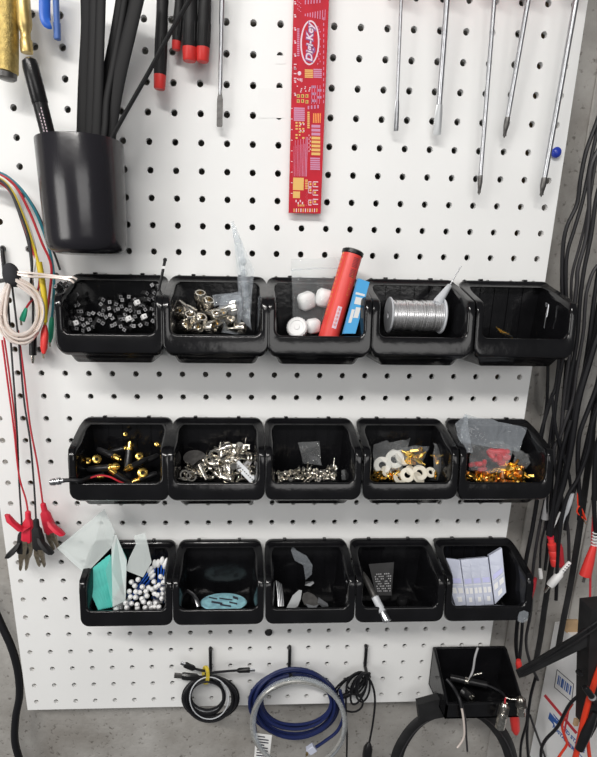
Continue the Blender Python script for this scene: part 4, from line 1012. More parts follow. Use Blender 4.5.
def comb(name, a, b, w_, m_, label, n_, tm):
    t = thing(name, label, 'header strip', a); ax = (b-a).normalized(); sd = ax.cross(Vector((0,.3,1))).normalized(); nn = sd.cross(ax); L = (b-a).length
    MB().prism([a-sd*w_, a+sd*w_, b+sd*w_, b-sd*w_], nn*.08).build('strip', m_, t, smooth=False)
    for k in range(n_): 
        p = a+ax*L*(k+.5)/n_+nn*.08; MB().box(p, (.05,.05,.05)).build('pin', tm, t)
comb('pin_strip', W(*c7(355,290),1.6), W(*c7(440,375),2.1), .16, 'lgrey', 'pale ridged strip at the lower right of the second middle bin', 9, 'nickel')
comb('pin_strip', W(*c7(435,255),1.2), W(*c7(385,330),1.7), .12, 'grey', 'grey ridged strip behind the pale one in the second middle bin', 7, 'nickel')
comb('metal_bracket', W(*c7(300,205),1.0), W(*c7(420,208),1.0), .10, 'nickel', 'silver bar lying across the top of the heap in the second middle bin', 8, 'dsteel')
# --- middle row, third bin: screws in a bag
poly = C(255,405,4.97, [(115,345),(160,325),(250,315),(330,320),(400,300),(400,372),(115,372)])
pile([('screw','tiny silver screw in the third middle bin','tiny screws in the third middle bin'), ('crimp','tiny silver ring terminal in the third middle bin','tiny ring terminals in the third middle bin'), ('screw','tiny silver screw in the third middle bin','tiny screws in the third middle bin')], poly, 60, 2.4, 1, '', None, 37, .85)
film_bag('clear_bag', [W(*c7(0,0),1)]*4, 'clear', 'x') if False else None
def c8(x, y): return 255+x/4.97, 405+y/4.97
film_bag('clear_bag', [W(*c8(215,185),.7),W(*c8(320,180),.7),W(*c8(330,300),1.0),W(*c8(240,290),1.0)], 'clear', 'crumpled clear film standing at the back of the third middle bin', wr=.22, seed=12)
film_bag('clear_bag', [W(*c8(430,320),1.5),W(*c8(480,310),1.5),W(*c8(480,370),1.8),W(*c8(430,370),1.8)], 'clear', 'scrap of clear film at the right end of the third middle bin', wr=.15, seed=13)
# --- middle row, fourth bin
def c9(x, y): return 350+x/4.97, 405+y/4.97
for i, (x, y, s_, tl_) in enumerate(((160,300,1.75,.2),(222,270,1.9,.1),(262,262,1.75,.8),(285,348,1.5,.2),(345,338,1.6,.3),(245,365,1.4,1.0),(340,362,1.4,1.2),(400,335,1.1,.5),(215,240,.8,.2),(180,330,1.2,.9),(300,325,1.1,.7))):
    loc = W(*c9(x,y), D2(405+y/4.97,1)+.1); put('washer' if i in (0,1,2,8) else 'washeriv', loc, aim((CAM-loc).normalized()+Vector((tl_,tl_*.8,0))), 'white nylon washer in the clear bag of the fourth middle bin' if i in (0,1,2,8) else 'ivory washer loose at the front of the fourth middle bin', 'bagged white washers in the fourth middle bin' if i in (0,1,2,8) else 'ivory washers in the fourth middle bin', s_)
poly = C(350,405,4.97, [(110,345),(150,325),(200,320),(250,320),(260,345),(230,370),(115,370)])
pile([('gwasher','small brass washer at the front left of the fourth middle bin','brass washers in the fourth middle bin')], poly, 16, 3, 1, '', None, 41, 1.1)
poly = C(350,405,4.97, [(290,230),(345,215),(360,260),(340,290),(290,290)])
pile([('stand','gold hex standoff in the small bag of the fourth middle bin','bagged gold standoffs in the fourth middle bin')], poly, 9, 3, 1, '', None, 43, 1.0, dadd=.2)
poly = C(350,405,4.97, [(420,240),(485,215),(490,365),(420,365)])
pile([('stand','brass hex standoff in the dark bag at the right of the fourth middle bin','brass standoffs in the right bag of the fourth middle bin')], poly, 10, 3.5, 1, '', None, 44, .8)
film_bag('clear_bag', [W(*c9(120,190),.9),W(*c9(300,165),.8),W(*c9(260,330),1.9),W(*c9(115,330),1.9)], 'clear', 'clear bag around the white washers', wr=.2, seed=15, thick=.5)
film_bag('clear_bag', [W(*c9(260,205),1.1),W(*c9(400,200),1.0),W(*c9(350,310),1.8),W(*c9(285,310),1.8)], 'clear', 'small clear bag around the gold standoffs', wr=.15, seed=16, thick=.4)
film_bag('clear_bag', [W(*c9(410,190),1.0),W(*c9(490,205),1.0),W(*c9(495,370),1.9),W(*c9(400,370),1.9)], 'clear', 'shiny clear bag at the right side of the fourth middle bin', wr=.2, seed=17, thick=.3)
# --- middle row, fifth bin
def c10(x, y): return 440+x/4.59, 405+y/4.59
poly = C(440,405,4.59, [(130,310),(300,290),(370,300),(385,345),(350,355),(135,355)])
pile([('spade','gold spade terminal with copper sleeve at the front of the fifth middle bin','gold spade terminals in the fifth middle bin'), ('gwasher','small brass washer among the spade terminals','brass washers in the fifth middle bin')], poly, 42, 3.0, 1, '', None, 51, 1.25)
poly = C(440,405,4.59, [(215,220),(250,200),(300,215),(320,260),(290,280),(240,260)])
m = MB(); m.lathe([(.0001,-.25),(.09,-.25),(.13,-.15),(.13,.15),(.07,.25),(.0001,.26)], O0, (0,1,0), 14); p_single('redcap', m, 'red_boot', 'redw', 'boot')
pile([('redcap','small red rubber boot in the clear bag of the fifth middle bin','red rubber boots in the fifth middle bin')], poly, 8, 4.2, 1, '', None, 52, 1.1, dadd=.15)
pile([('redcap','small red rubber boot in the clear bag of the fifth middle bin','red rubber boots in the fifth middle bin')], C(440,405,4.59, [(140,260),(190,250),(230,290),(190,300),(140,290)]), 4, 5, 1, '', None, 53, .9, dadd=.1)
pile([('stand','gold hex standoff beside the red boots','gold standoffs in the fifth middle bin')], C(440,405,4.59, [(290,290),(360,280),(385,320),(330,340)]), 10, 3.4, 1, '', None, 54, 1.2, dadd=.1)
pile([('stand','gold hex standoff in the dark corner of the fifth middle bin','gold standoffs in the right corner of the fifth middle bin')], C(440,405,4.59, [(420,290),(470,270),(475,340),(430,345)]), 6, 4, 1, '', None, 55, 1.0)
film_bag('clear_bag', [W(*c10(110,40),.9),W(*c10(400,105),.9),W(*c10(360,215),1.5),W(*c10(95,170),1.5)], 'clearb', 'large clear zip bag lying over the top of the fifth middle bin', wr=.1, seed=21, thick=.12)
film_bag('clear_bag', [W(*c10(65,90),1.5),W(*c10(125,35),1.2),W(*c10(150,220),2.2),W(*c10(110,215),2.2)], 'clearb', 'clear bag folded over the left rim of the fifth middle bin', wr=.1, seed=22, thick=.1)
film_bag('clear_bag', [W(*c10(135,175),1.4),W(*c10(345,180),1.4),W(*c10(290,310),2.3),W(*c10(130,300),2.2)], 'clear', 'crumpled clear bag around the red boots', wr=.25, seed=23, thick=.4)
film_bag('clear_bag', [W(*c10(330,190),1.3),W(*c10(420,230),1.3),W(*c10(400,290),1.8),W(*c10(330,270),1.8)], 'clear', 'small clear bag beside the gold standoffs', wr=.2, seed=24, thick=.2)
film_bag('clear_bag', [W(*c10(400,150),.7),W(*c10(470,200),.7),W(*c10(470,350),1.7),W(*c10(410,350),1.7)], 'clear', 'clear film at the right side of the fifth middle bin', wr=.2, seed=25, thick=.2)
# --- third row, first bin: swabs and teal strips
def c11(x, y): return 55+x/4.264, 500+y/4.264
SW = [(325,350),(355,338),(340,365),(318,388),(345,390),(372,370),(400,372),(322,412),(343,415),(362,392),(388,388),(413,380),(425,398),(392,408),(300,438),(326,440),(350,446),(305,458),(352,460),(378,434),(402,440),(385,458),(425,455),(445,455),(428,438),(455,418),(440,404),(458,400),(450,325),(473,332),(422,348),(462,350),(445,362),(458,378),(430,370),(262,466),(410,455),(370,420)]
g = 'cotton swabs bunched in the first bin of the third row'
for i, (x, y) in enumerate(SW):
    px, py = c11(x, y); d = 1.75+(py-572)/38*.6 + .08*((i*7) % 3-1)
    e = W(px, py, d); dirv = ((CAM-e).normalized()+Vector((.012*((i*13) % 20-10), .02*((i*7) % 11-5)+.1, 0))).normalized()
    put('swab', e-dirv*1.25, aim(dirv), 'blue stemmed cotton swab, end on in the bunch right of the teal strips', g, 1.0)
g2 = 'cotton swabs standing at the back right of the first third-row bin'
for i, (x0, y0, x1, y1) in enumerate(((425,258,425,350),(440,256,440,345),(458,245,450,330),(478,250,470,335),(432,262,405,340),(470,262,460,330))):
    a = W(*c11(x0,y0), 1.1); b = W(*c11(x1,y1), 1.0); dv = (a-b).normalized(); put('swab', a-dv*1.25, aim(dv), 'blue stemmed cotton swab standing upright at the back of the bunch', g2, .95)
for i, (x0, y0, x1, y1) in enumerate(((410,290,375,340),(415,305,380,350),(420,320,390,358))):
    a = W(*c11(x0,y0), 1.25); b = W(*c11(x1,y1), 1.2); dv = (a-b).normalized(); put('swab', a-dv*1.1, aim(dv), 'blue stemmed cotton swab lying slanted in the middle of the bunch', 'slanted cotton swabs in the first third-row bin', .9)
for k in range(7):       # teal strips
    u = k/6
    a = [c11(118+u*95, 322-u*75), c11(135+u*100, 312-u*80), c11(205+u*45, 460-u*10), c11(185+u*55, 470-u*10)]
    P = [W(*a[0], 1.9-u*.5), W(*a[1], 1.8-u*.5), W(*a[2], 2.3-u*.3), W(*a[3], 2.4-u*.3)]
    tag(MB().prism(P, (P[1]-P[0]).cross(P[3]-P[0]).normalized()*.04).build('teal_strip', 'teal2', smooth=False), 'flat teal plastic strip stacked at the left of the first third-row bin', 'strip', 'teal strips in the first third-row bin')
m = MB(); P = [W(*c11(x,y), d) for x, y, d in ((265,165,1.0),(305,250,1.2),(300,330,1.6),(240,440,2.2),(215,300,1.6))]
tag(MB().prism(P, (.02,.03,.03)).build('teal_sheet', 'tealfilm', smooth=False), 'teal plastic sheet standing behind the clear film in the swab bin', 'sheet')
def sheet(name, pix, m_, label): 
    P = [W(*c11(x,y), d) for x, y, d in pix]; n_ = (P[1]-P[0]).cross(P[-1]-P[0]).normalized()
    return tag(MB().prism(P, n_*.02).build(name, m_, smooth=False), label, 'sheet')
sheet('frosted_sheet', [(210,38,.9),(255,135,1.1),(238,205,1.3),(128,318,1.9),(8,205,1.6)], 'frost', 'large frosted square sheet sticking up left out of the swab bin')
sheet('clear_sleeve', [(240,150,1.0),(262,150,1.1),(305,258,1.7),(300,430,2.3),(245,455,2.4),(242,300,1.9)], 'frost', 'frosted sleeve folded over the teal strips')
sheet('clear_sleeve', [(385,140,1.1),(412,265,1.5),(375,330,1.8),(300,300,1.75),(318,245,1.5),(345,190,1.3),(335,152,1.2)], 'frost', 'pale pointed film flap beside the upright swabs')
film_bag('sleeve_corner', [W(*c11(245,400),2.2),W(*c11(300,405),2.2),W(*c11(290,465),2.5),W(*c11(245,465),2.5)], 'clear', 'shiny clear sleeve corner at the front of the teal strips', 'sheet', wr=.15, seed=30)
# --- third row, second bin
def c12(x, y): return 165+x/5.43, 530+y/5.43
pc = W(*c12(318,392), 1.5); t = thing('oval_packet', 'sky blue marbled oval packet lying flat in the second third-row bin', 'packet', pc)
m = MB(); N = 30; e = [Vector((1.08*math.cos(k*2*math.pi/N), 0, .78*math.sin(k*2*math.pi/N))) for k in range(N)]; T_ = Matrix.Rotation(-.02, 3, 'X')
m.loft([[pc+T_ @ (v*.97)+Vector((0,-.04,0)) for v in e], [pc+T_ @ v for v in e], [pc+T_ @ (v*.95)+Vector((0,.05,0)) for v in e], [pc+T_ @ (v*.6)+Vector((0,.07,0)) for v in e]])
m.build('packet_body', 'skyblue', t)
m = MB()
for k, (x, z, w_, h_) in enumerate(((-.3,.2,.25,.07),(.1,-.1,.3,.05),(.45,.25,.18,.06),(-.5,-.2,.2,.05),(.1,.45,.25,.06),(.55,-.2,.12,.1))):
    q = [pc+T_ @ Vector((x+a_*w_, .074, z+b_*h_+a_*.08))+Vector((0,.03,0)) for a_, b_ in ((-1,-1),(1,-1),(1,1),(-1,1))]; m.prism(q, (0,.004,0))
m.build('dark_print', 'inkdark', t, smooth=False)
m = MB(); m.tube(cr(pp([(*c12(95,315),1.0),(*c12(145,345),1.4),(*c12(170,375),1.7),(*c12(185,415),1.95)])), .09, 8, flat=.2, up=(.5,.6,.6)); tag(m.build('curled_foil_strip', 'steel'), 'shiny curled foil strip left of the oval packet', 'strip')
# --- third row, third bin: metal picks
def c13(x, y): return 255+x/5.43, 530+y/5.43
slab('leaf_pick', [c13(*q) for q in ((165,437),(178,410),(205,355),(240,325),(255,328),(248,375),(232,415),(200,432))], [2.1,2.0,1.7,1.5,1.5,1.7,1.9,2.05], .04, 'lgreyblade', 'leaf-shaped steel blade leaning at the front of the pick bin', 'blade')
slab('metal_pick', [c13(*q) for q in ((262,345),(285,335),(320,350),(345,380),(350,405),(300,425),(268,405),(255,375))], [1.5,1.45,1.5,1.6,1.8,2.0,1.9,1.7], .05, 'dsteel', 'rounded dark metal pick in the middle of the pick bin', 'pick')
slab('metal_pick', [c13(*q) for q in ((275,400),(320,412),(345,405),(330,425),(290,425))], [2.05,2.05,2.0,2.15,2.15], .05, 'steel', 'small bright crescent pick at the front of the pick bin', 'pick')
slab('metal_pick', [c13(*q) for q in ((345,365),(395,400),(398,415),(365,418),(340,395))], [1.6,1.8,1.9,1.95,1.8], .04, 'steel', 'triangular metal pick at the right of the others', 'pick')
slab('metal_pick', [c13(*q) for q in ((275,280),(315,278),(322,288),(300,305),(270,300))], [1.0,1.0,1.05,1.15,1.15], .04, 'steel', 'small bright pick standing highest at the back of the pick bin', 'pick')
for k in range(4):
    a_, b_ = W(*c13(115+k*9,275+k*6),1.2), W(*c13(128+k*9,415),2.0); tag(MB().tube([a_, (a_+b_)/2+Vector((.02,.03,0)), b_], .03, 6).build('steel_pin', 'steel'), 'thin steel pin leaning in the left corner of the pick bin', 'pin', 'steel pins in the pick bin')
P = [W(*c13(x,y), .33) for x, y in ((205,85),(225,110),(280,140),(312,190),(308,240),(275,270),(268,225),(262,190),(215,165),(195,110))]
tag(MB().prism(P, (0,0,.015)).build('curved_clear_strip', 'clearb'), 'curved pale film strip clinging to the back wall of the pick bin', 'strip')
# --- third row, fourth bin
def c14(x, y): return 340+x/5.43, 530+y/5.43
a, b = W(*c14(258,497), 3.15), W(*c14(122,232), 1.3); ax = (b-a).normalized(); L = (b-a).length
t = thing('metal_pen_tube', 'steel and clear pen-like tube leaning out over the bin lip', 'tube', a)
MB().lathe([(.05,.06),(.10,.06),(.10,0),(.17,0),(.185,.03),(.185,.45)], a, ax, 24).build('steel_end', 'steel', t)
MB().lathe([(.05,.065),(.0001,.065)], a, ax, 16).build('end_core', 'inkdark', t)
MB().lathe([(.185,.44),(.17,.5),(.17,1.15),(.185,1.2)], a, ax, 24).build('white_barrel', 'lgrey', t)
MB().lathe([(.185,1.18),(.17,1.3),(.16,L*.85),(.1,L),(.0001,L)], a, ax, 24).build('dark_barrel', 'dsteel', t)
P = [W(*c14(155,185),1.0), W(*c14(292,175),1.0), W(*c14(278,355),1.7), W(*c14(195,355),1.7)]
t = thing('mesh_card', 'dark square card printed with a fine grey mesh in the pen tube bin', 'card', P[0]); nn = (P[1]-P[0]).cross(P[3]-P[0]).normalized(); nn = nn if nn.z > 0 else -nn
MB().prism(P, nn*.06).build('card_body', 'blackm', t, smooth=False)
m = MB(); f_ = lambda u, v: (P[0]*(1-u)+P[1]*u)*(1-v)+(P[3]*(1-u)+P[2]*u)*v+nn*.062
for i in range(9):
    for j in range(8):
        if (i*3+j*5) % 4: u, v = .14+i*.09, .32+j*.075; m.prism([f_(u,v), f_(u+.05,v), f_(u+.05,v+.035), f_(u,v+.035)], nn*.006)
m.build('mesh_print', 'grey', t, smooth=False)
t = tag(MB().lathe([(.0001,0),(.2,0),(.27,.1),(.28,.3),(.2,.42),(.0001,.44)], W(*c14(335,405),1.4), (0,1,.2), 20).build('dark_plug', 'black'), 'glossy dark rounded plug at the bottom right of the pen tube bin', 'plug')
# --- third row, fifth bin: milky boxes
def c15(x, y): return 425+x/4.97, 530+y/4.97
BX = [((80,137),(172,148),(205,372),(152,378),'leftmost'),((178,148),(222,143),(250,376),(208,378),'second'),((222,143),(266,140),(295,372),(252,376),'third'),((266,140),(312,135),(342,370),(297,372),'fourth'),((318,128),(382,90),(403,310),(348,368),'rightmost and tallest')]
for i, (p0_, p1_, p2_, p3_, w_) in enumerate(BX):
    P = [W(*c15(*p0_), 1.2), W(*c15(*p1_), 1.2), W(*c15(*p2_), 1.95), W(*c15(*p3_), 1.95)]; nn = (P[1]-P[0]).cross(P[3]-P[0]).normalized(); nn = nn if nn.z > 0 else -nn
    t = thing('plastic_box', 'milky translucent plastic box, the %s of five in the end bin' % w_, 'box', P[3], 'milky boxes in the last third-row bin')
    MB().prism([p-nn*.35 for p in P], nn*.35).build('box_shell', 'clearbox', t, smooth=False)
    f_ = lambda u, v: (P[0]*(1-u)+P[1]*u)*(1-v)+(P[3]*(1-u)+P[2]*u)*v+nn*.004
    def pt(u0, v0, u1, v1, mm, nm): MB().prism([f_(u0,v0), f_(u1,v0), f_(u1,v1), f_(u0,v1)], nn*.012).build(nm, mm, t, smooth=False)
    pt(.12,.42,.88,.52,'lilacfilm','tinted_band'); pt(.1,.62,.42,.74,'white','white_tab'); pt(.55,.62,.9,.74,'white','white_tab'); pt(.35,.82,.7,.92,'white','latch'); pt(.0,.55,1,.56,'white','lid_seam')
p = W(*c15(487,430), 2.92); tag(MB().prism([p+Vector((.30*math.cos(k*.785)*(1 if k % 2 else .8), .32*math.sin(k*.785), 0)) for k in range(8)], (0,0,.02)).build('clear_tape_patch', 'clearb'), 'small clear tape patch on the front corner of the last bin', 'tape')

# ================================================================ LOWEST TRAY
t = thing('shallow_tray', 'shallow open black tray hanging below the right end of the bins', 'tray', W(475,700,0))
cl, cr_ = W(446.5,705,2.6), W(523,700,2.6); cx = (cl.x+cr_.x)/2; hw = (cr_.x-cl.x)/2; zt = W(465,648.5,.25).y; zl = W(480,703,2.6).y; zb = W(480,718,2.6).y
def L4(h_, top, lip, bot, d0, d1, ins): 
    return [Vector((cx+h_, top, d0)), Vector((cx+h_, top-.03, d0+.15)), Vector((cx+h_, lip, d1)), Vector((cx+h_, bot, d1)), Vector((cx+h_, bot, d0))]
m = MB()
def plate(poly, off): m.prism(poly, off)
for s_ in (-1, 1):
    x = cx+s_*hw; plate([(x, zt, .12), (x, zt, .4), (x, zl+.08, 2.5), (x, zl, 2.6), (x, zb, 2.6), (x, zb, .12)], (-s_*.09,0,0))
    m.tube([Vector((x-s_*.03, zt, .2)), Vector((x-s_*.03, zt, .4)), Vector((x-s_*.03, zl+.04, 2.55)), Vector((x-s_*.03, zl, 2.6))], .075, 8)
plate([(cx-hw, zt, .12), (cx+hw, zt, .12), (cx+hw, zb, .12), (cx-hw, zb, .12)], (0,0,.08))
plate([(cx-hw, zl, 2.6), (cx+hw, zl, 2.6), (cx+hw, zb, 2.6), (cx-hw, zb, 2.6)], (0,0,-.1))
plate([(cx-hw, zb, .12), (cx+hw, zb, .12), (cx+hw, zb, 2.6), (cx-hw, zb, 2.6)], (0,.08,0))
m.tube([Vector((cx-hw, zt, .2)), Vector((cx+hw, zt, .2))], .075, 8); m.tube([Vector((cx-hw, zl, 2.6)), Vector((cx+hw, zl, 2.6))], .06, 8)
m.build('tray_body', 'bin', t)
m = MB(); m.lathe_closed([(.2,-.02),(.24,-.02),(.24,.02),(.2,.02)], Vector((cx-hw*.5, zb+.1, 1.2)), (0,1,0), 20)
def c16(x, y): return 390+x/3.98, 630+y/3.98
def tube_thing(name, segs, label, cat, group=None):
    t = None
    for nm, pts_, r_, mm in segs:
        P = cr([W(*c16(q[0], q[1]), q[2]) for q in pts_])
        if t is None: t = thing(name, label, cat, P[0], group)
        MB().tube(P, r_, 10).build(nm, mm, t)
    return t
a, b = W(*c16(235,185),1.3), W(*c16(420,225),1.6)
t = tube_thing('black_audio_plug', [('barrel', [(240,188,1.2),(320,205,1.5),(385,218,1.7)], .17, 'black'), ('lead', [(385,218,1.7),(440,245,2.2),(462,270,2.7)], .06, 'rubber'), ('collar', [(295,199,1.42),(310,203,1.46)], .185, 'nickel')], 'long black audio plug lying across the lowest tray', 'plug')
t = tube_thing('black_connector', [('shell', [(285,240,1.6),(305,255,1.8),(325,270,2.1)], .24, 'black'), ('metal_end', [(318,264,2.0),(333,276,2.2)], .17, 'nickel')], 'short black connector with a nickel end facing out of the lowest tray', 'connector')
t = tube_thing('stripped_cable', [('grey_jacket', [(350,70,.9),(338,110,1.1),(330,160,1.3),(312,205,1.6)], .055, 'grey'), ('bare_strands', [(312,205,1.6),(335,180,1.8),(366,172,1.9)], .04, 'nickel')], 'grey stripped cable rising from the lowest tray to its back rim', 'cable')
t = tube_thing('hanging_pair_cable', [('black_jacket', [(225,195,1.9),(250,225,2.2),(275,270,2.7),(285,310,2.95)], .085, 'rubber'), ('pale_core', [(283,300,2.9),(292,350,3.0),(296,410,3.0),(288,440,3.0),(268,468,3.0)], .055, 'wire'), ('dark_core', [(288,300,2.9),(300,360,3.0),(304,430,3.0),(308,482,3.0)], .05, 'cable2')], 'split two-core cable hanging over the front of the lowest tray', 'cable')
def rca_m(p0_, p1_, d, label, r_):
    a, b = W(*c16(*p0_), d), W(*c16(*p1_), d); ax = (b-a).normalized(); L = (b-a).length
    t = thing('nickel_plug', label, 'plug', a, None)
    MB().lathe([(.0001,0),(r_*.5,0),(r_*.7,.08),(r_*.85,.15),(r_*.85,L*.35),(r_,L*.38),(r_,L*.75),(r_*.9,L*.78)], a, ax, 20).build('ribbed_shell', 'nickel', t)
    m = MB()
    for k in range(6): m.lathe_closed([(r_*.8,-.012),(r_*1.05,-.012),(r_*1.05,.012),(r_*.8,.012)], a+ax*L*(.15+k*.07), ax, 20)
    m.build('ribs', 'dsteel', t)
    MB().lathe([(r_*.9,L*.77),(r_*.95,L*.8),(r_*.95,L),(r_*.7,L),(r_*.7,L*.85),(.0001,L*.85)], a, ax, 20).build('outer_sleeve', 'nickel', t)
    MB().lathe([(r_*.25,L*.8),(r_*.25,L*1.1),(.0001,L*1.14)], a, ax, 10).build('centre_pin', 'nickel', t)
rca_m((458,290), (437,388), 3.1, 'ribbed nickel plug hanging down in front of the lowest tray', .235)
rca_m((520,268), (522,335), 3.1, 'short nickel plug beside the hanging ribbed one', .225)
t = tube_thing('plug_wire', [('bare_strands', [(460,268,2.9),(480,275,3.0),(505,276,3.1)], .035, 'nickel'), ('red_core', [(458,290,3.1),(458,278,3.0),(462,268,2.9)], .035, 'redw')], 'short red and silver wires joining the two nickel plugs', 'wire')

# headband hanging under the tray
t = thing('headphone_headband', 'black arched headband hooked under the lowest tray', 'headband', W(455,712,1.2))
P = cr([W(x, y, d) for x, y, d in ((393,790,1.3),(397,757,1.3),(406,737,1.3),(419,722,1.3),(436,713,1.25),(460,709,1.2),(480,713,1.2),(495,725,1.2),(507,744,1.2),(514,770,1.2),(517,790,1.2))], 8)
n_ = len(P)
MB().tube(P, .34, 10, flat=.35, up=(0,1,.2)).build('band', 'blackm', t)
P2 = [p+Vector((0,0,.30)) for p in P]; MB().tube(P2, .03, 6).build('piping', 'cable2', t)
q = [W(x, y, 1.75) for x, y in ((418,705),(440,699),(446,717),(420,722))]; MB().prism(q, (0,0,-.45)).build('padded_joint', 'blackm', t)

# clamp with upright block
t = thing('black_clamp', 'matt black clamp with upright post and long tapered arm at the lower right', 'clamp', W(585,660,4.0))
q = [W(x, y, 3.6) for x, y in ((579.5,598),(598,596),(600,640),(592,700),(580,723),(575.5,716),(577,640))]; MB().prism(q, (0,0,.9)).build('post', 'blackm', t)
q0 = [W(x, y, d) for x, y, d in ((515.5,670,2.7),(576,634,3.9),(605,610,4.3),(605,636,4.3),(573,652,3.9),(519,678,2.7))]
MB().prism(q0, (.05,.35,.35)).build('arm', 'blackm', t)
m = MB()
for i_ in range(2): m.tube([W(519+i_*2,673+i_,2.95)+Vector((0,.05,.1)), W(574,644-6*i_,4.35), W(600,626-6*i_,4.7)], .04, 6)
m.build('edge_rib', 'black', t)
MB().lathe([(.0001,0),(.12,0),(.14,.1),(.1,.25),(.0001,.28)], W(578,671,4.55), (0,0,1), 14).build('pivot_screw', 'black', t)
MB().box(W(576,722,3.9), (.18,.35,.15)).build('wood_tip', 'wood', t)

# carton
P0 = W(555,622,-1.0); un = Vector((.2,0,1)).normalized(); vn = Vector((0,-1,0)); nf = un.cross(vn).normalized()
if nf.x > 0: nf = -nf
def bp_(px, py): q = WP(px, py, P0, nf); return q
t = thing('mailing_carton', 'white printed mailing carton standing against the wall in the lower right corner', 'carton', P0)
H_ = 9.0; Wd = 5.5
f0 = [P0, P0+un*Wd, P0+un*Wd+vn*H_, P0+vn*H_]
MB().prism(f0, -nf*3.2).build('carton_body', 'boxw', t, smooth=False)
q = [W(561,619,-.2), W(577,619,-.2), W(577,640,-.2), W(561,628,-.2)]; 
tag(MB().prism(q, (0,0,.12)).build('cardboard_scrap', 'card', smooth=False), 'brown torn cardboard scrap peeking above the white carton', 'cardboard')
def c17(x, y): return 487+x/4.818, 600+y/4.818
def mark(nm, L_, mm, e=.004, th=.006): 
    m = MB(); 
    for poly_ in L_: m.prism([bp_(*c17(*p))+nf*e for p in poly_], nf*th)
    return m.build(nm, mm, t, smooth=False)
def line(x0, y0, x1, y1, w_):
    dx, dy = x1-x0, y1-y0; l = math.hypot(dx, dy); nx, ny = -dy/l*w_/2, dx/l*w_/2; return [(x0+nx,y0+ny),(x1+nx,y1+ny),(x1-nx,y1-ny),(x0-nx,y0-ny)]
mark('red_stripe', [line(278,458,432,642,13)], 'inkred'); mark('red_stripe', [line(400,500,372,640,9), line(372,640,400,710,9)], 'inkred'); 
fr = [(338,335),(418,405),(408,492),(325,420)]
mark('label_frame', [line(*fr[i], *fr[(i+1) % 4], 3) for i in range(4)], 'inkdark')
bars = []
for i, w_ in enumerate((5,3,7,3,4,6,3,6)):
    x = 345+i*8.2; y = 362+i*7.0; bars.append([(x,y),(x+w_,y+w_*.86),(x+w_-7,y+w_*.86+42),(x-7,y+42)])
mark('barcode', bars, 'inkblue')
mark('eagle_emblem', [[(303,540),(345,590),(338,600),(320,585),(330,612),(295,570)], [(318,545),(352,585),(350,592),(322,556)], [(345,592),(360,604),(340,603)]], 'inkblue')
def txt(s_, x, y, size, mm, nm):
    p = bp_(*c17(x, y)); e1 = (bp_(*c17(x+60, y+68))-p).normalized(); e1 = (e1-nf*e1.dot(nf)).normalized(); e2 = nf.cross(e1)
    if e2.y < 0: e2 = -e2
    m = MB(); text_mesh(m, s_, size, lambda v: p+e1*v[0]+e2*v[1]+nf*(.008+v[2]*.2), 0, .012); m.build(nm, mm, t, smooth=False)
txt('UNITED STATES', 398, 650, .30, 'inkblue', 'printed_text'); txt('POSTAL SERVICE', 388, 686, .30, 'inkblue', 'printed_text')
# orange arcs and test leads in front of the carton
cable('orange_cable', [(*c17(412,498),3.2),(*c17(375,560),3.2),(*c17(362,610),3.2),(*c17(378,670),3.2),(*c17(385,695),3.2),(*c17(360,735),3.2),(*c17(330,780),3.2)], .06, 'orange', 'thin orange cable looping across the carton', 'cable')
cable('red_test_lead', [(*c17(580,240),4.6),(*c17(535,350),4.6),(*c17(500,450),4.5),(*c17(465,580),4.4),(*c17(440,700),4.3),(*c17(415,800),4.2)], .13, 'orange', 'thick orange-red test lead slanting down the right edge', 'cable')
cable('red_test_lead', [(*c17(560,420),4.2),(*c17(510,560),4.1),(*c17(485,640),4.0),(*c17(490,720),3.9),(*c17(500,800),3.9)], .09, 'orange', 'thin orange-red lead behind the thick one at the bottom right corner', 'cable')
cable('black_carton_cable', [(*c17(470,440),3.6),(*c17(400,500),3.5),(*c17(340,610),3.4),(*c17(285,670),3.3),(*c17(262,720),3.2),(*c17(260,800),3.2)], .075, 'rubber', 'black cable curving across the front of the white carton', 'cable')
cable('red_edge_wire', [(597,440,.9),(594,500,1.0),(591,560,1.1),(590,600,1.2)], .05, 'redw', 'thin red wire running down the right edge of the photo', 'wire')
t = barrel('test_probe', c17(470,418), c17(545,520), [(.0001,0),(.1,0),(.14,.05),(.14,.5),(.11,.55),(.11,1),(.0001,1)], 'black', 'black test probe lying across the clamp post', 'probe', 4.9, [('collar', [(.16,.45),(.16,.52)], 'grey')])
barrel('black_probe', c17(520,540), c17(445,720), [(.0001,0),(.12,0),(.2,.3),(.22,.6),(.18,1),(.0001,1.0)], 'black', 'black probe handle hanging beside the thick orange-red lead', 'probe', 4.6)
for o, used in PR.values():
    if not used:
        for ch in list(o.children): bpy.data.objects.remove(ch)
        bpy.data.objects.remove(o)

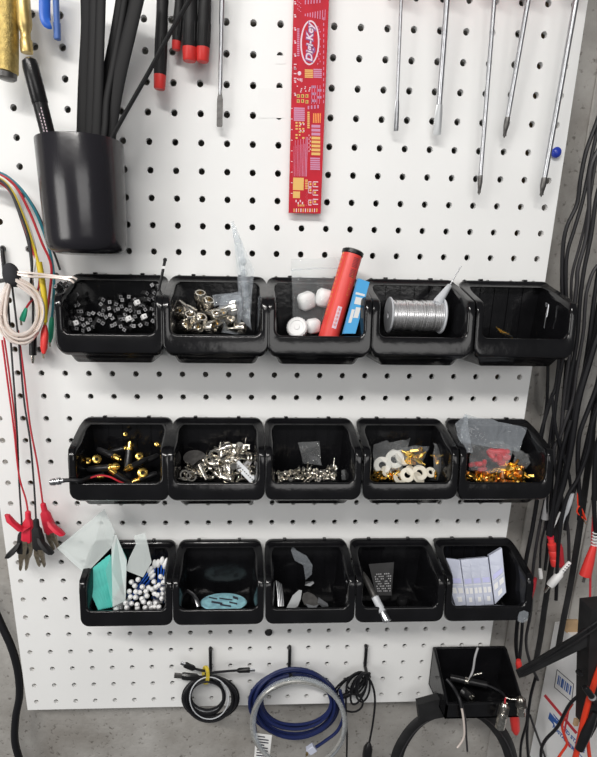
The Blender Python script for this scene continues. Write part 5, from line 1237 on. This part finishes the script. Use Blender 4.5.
# details that belong to one part sit one level deeper, under that part
DEEP = {'marker': {'printed_text': 'barrel'}, 'red_tube': {'red_lettering': 'white_panel', 'dark_barcode': 'red_barrel', 'orange_print': 'red_barrel'},
 'mailing_carton': {'barcode': 'label_frame'}, 'nickel_plug': {'ribs': 'ribbed_shell', 'centre_pin': 'outer_sleeve'}, 'audio_plug': {'centre_pin': 'gold_collar'},
 'coax_connector': {'centre_pin': 'knurled_ring'}, 'white_bottle_cap': {'grip_ridges': 'cap_top'}, 'test_lead': {'metal_tip': 'probe_body', 'jaw_tip': 'insulating_boot'},
 'circuit_board_ruler': {'gold_pads': 'board', 'lilac_print': 'board', 'orange_pads': 'board', 'lettering_outline': 'emblem_ground'}, 'navy_network_cable': {'contact': 'plug'},
 'paper_tag': {'printed_lines': 'tag_sheet'}, 'mesh_card': {'mesh_print': 'card_body'}, 'oval_packet': {'dark_print': 'packet_body'}, 'blue_pack': {'pale_print': 'sleeve'},
 'plastic_box': {'tinted_band': 'box_shell', 'white_tab': 'box_shell', 'latch': 'box_shell', 'lid_seam': 'box_shell'}, 'crocodile_lead': {'lever_boot': 'insulating_boot'},
 'headphone_headband': {'piping': 'band'}, 'metal_pen_tube': {'end_core': 'steel_end'}, 'white_plug': {'relief_slot': 'body'}, 'pin_strip': {'pin': 'strip'}}
for r_ in [o for o in bpy.data.objects if o.parent is None and o.type == 'EMPTY']:
    rules = DEEP.get(r_.name.split('.')[0])
    if rules:
        kids = list(r_.children)
        for k_ in kids:
            want = rules.get(k_.name.split('.')[0])
            tgt = next((q for q in sorted(kids, key=lambda z: z.name) if q.name.split('.')[0] == want), None) if want else None
            if tgt is not None and tgt is not k_: k_.parent = tgt
# ================================================================ LIGHT
sc = bpy.context.scene
sc.view_settings.view_transform = 'Standard'; sc.view_settings.look = 'None'; sc.view_settings.gamma = 1
sc.view_settings.exposure = -0.13; sc.view_settings.use_curve_mapping = False
wd = bpy.data.worlds.new('room'); sc.world = wd; wd.use_nodes = True
bg = wd.node_tree.nodes['Background']; bg.inputs['Color'].default_value = (.95,.97,1,1); bg.inputs['Strength'].default_value = .13
def area(name, loc, target, sx, sy, power, colr=(1,.97,.93)):
    l = bpy.data.lights.new(name, 'AREA'); l.shape = 'RECTANGLE'; l.size = sx*S; l.size_y = sy*S; l.energy = power; l.color = colr
    o = bpy.data.objects.new(name, l); col.objects.link(o); o.location = B(loc)
    dirv = B(target)-B(loc); o.rotation_euler = dirv.to_track_quat('-Z', 'Y').to_euler(); return o
area('shop_light_tube', (-26, 44, 62), (-4, -10, 0), 60, 5, 36)
area('room_light', (14, 14, 95), (-4, -14, 0), 50, 30, 11, (1,.98,.96))
area('added_side_fill', (-58, 0, 46), (0, -10, 0), 30, 30, 11, (1,.98,.95))  # added fill from the left, no known source; lightens the carton's left face
for o in bpy.data.objects:
    if '_o' in o: del o['_o']
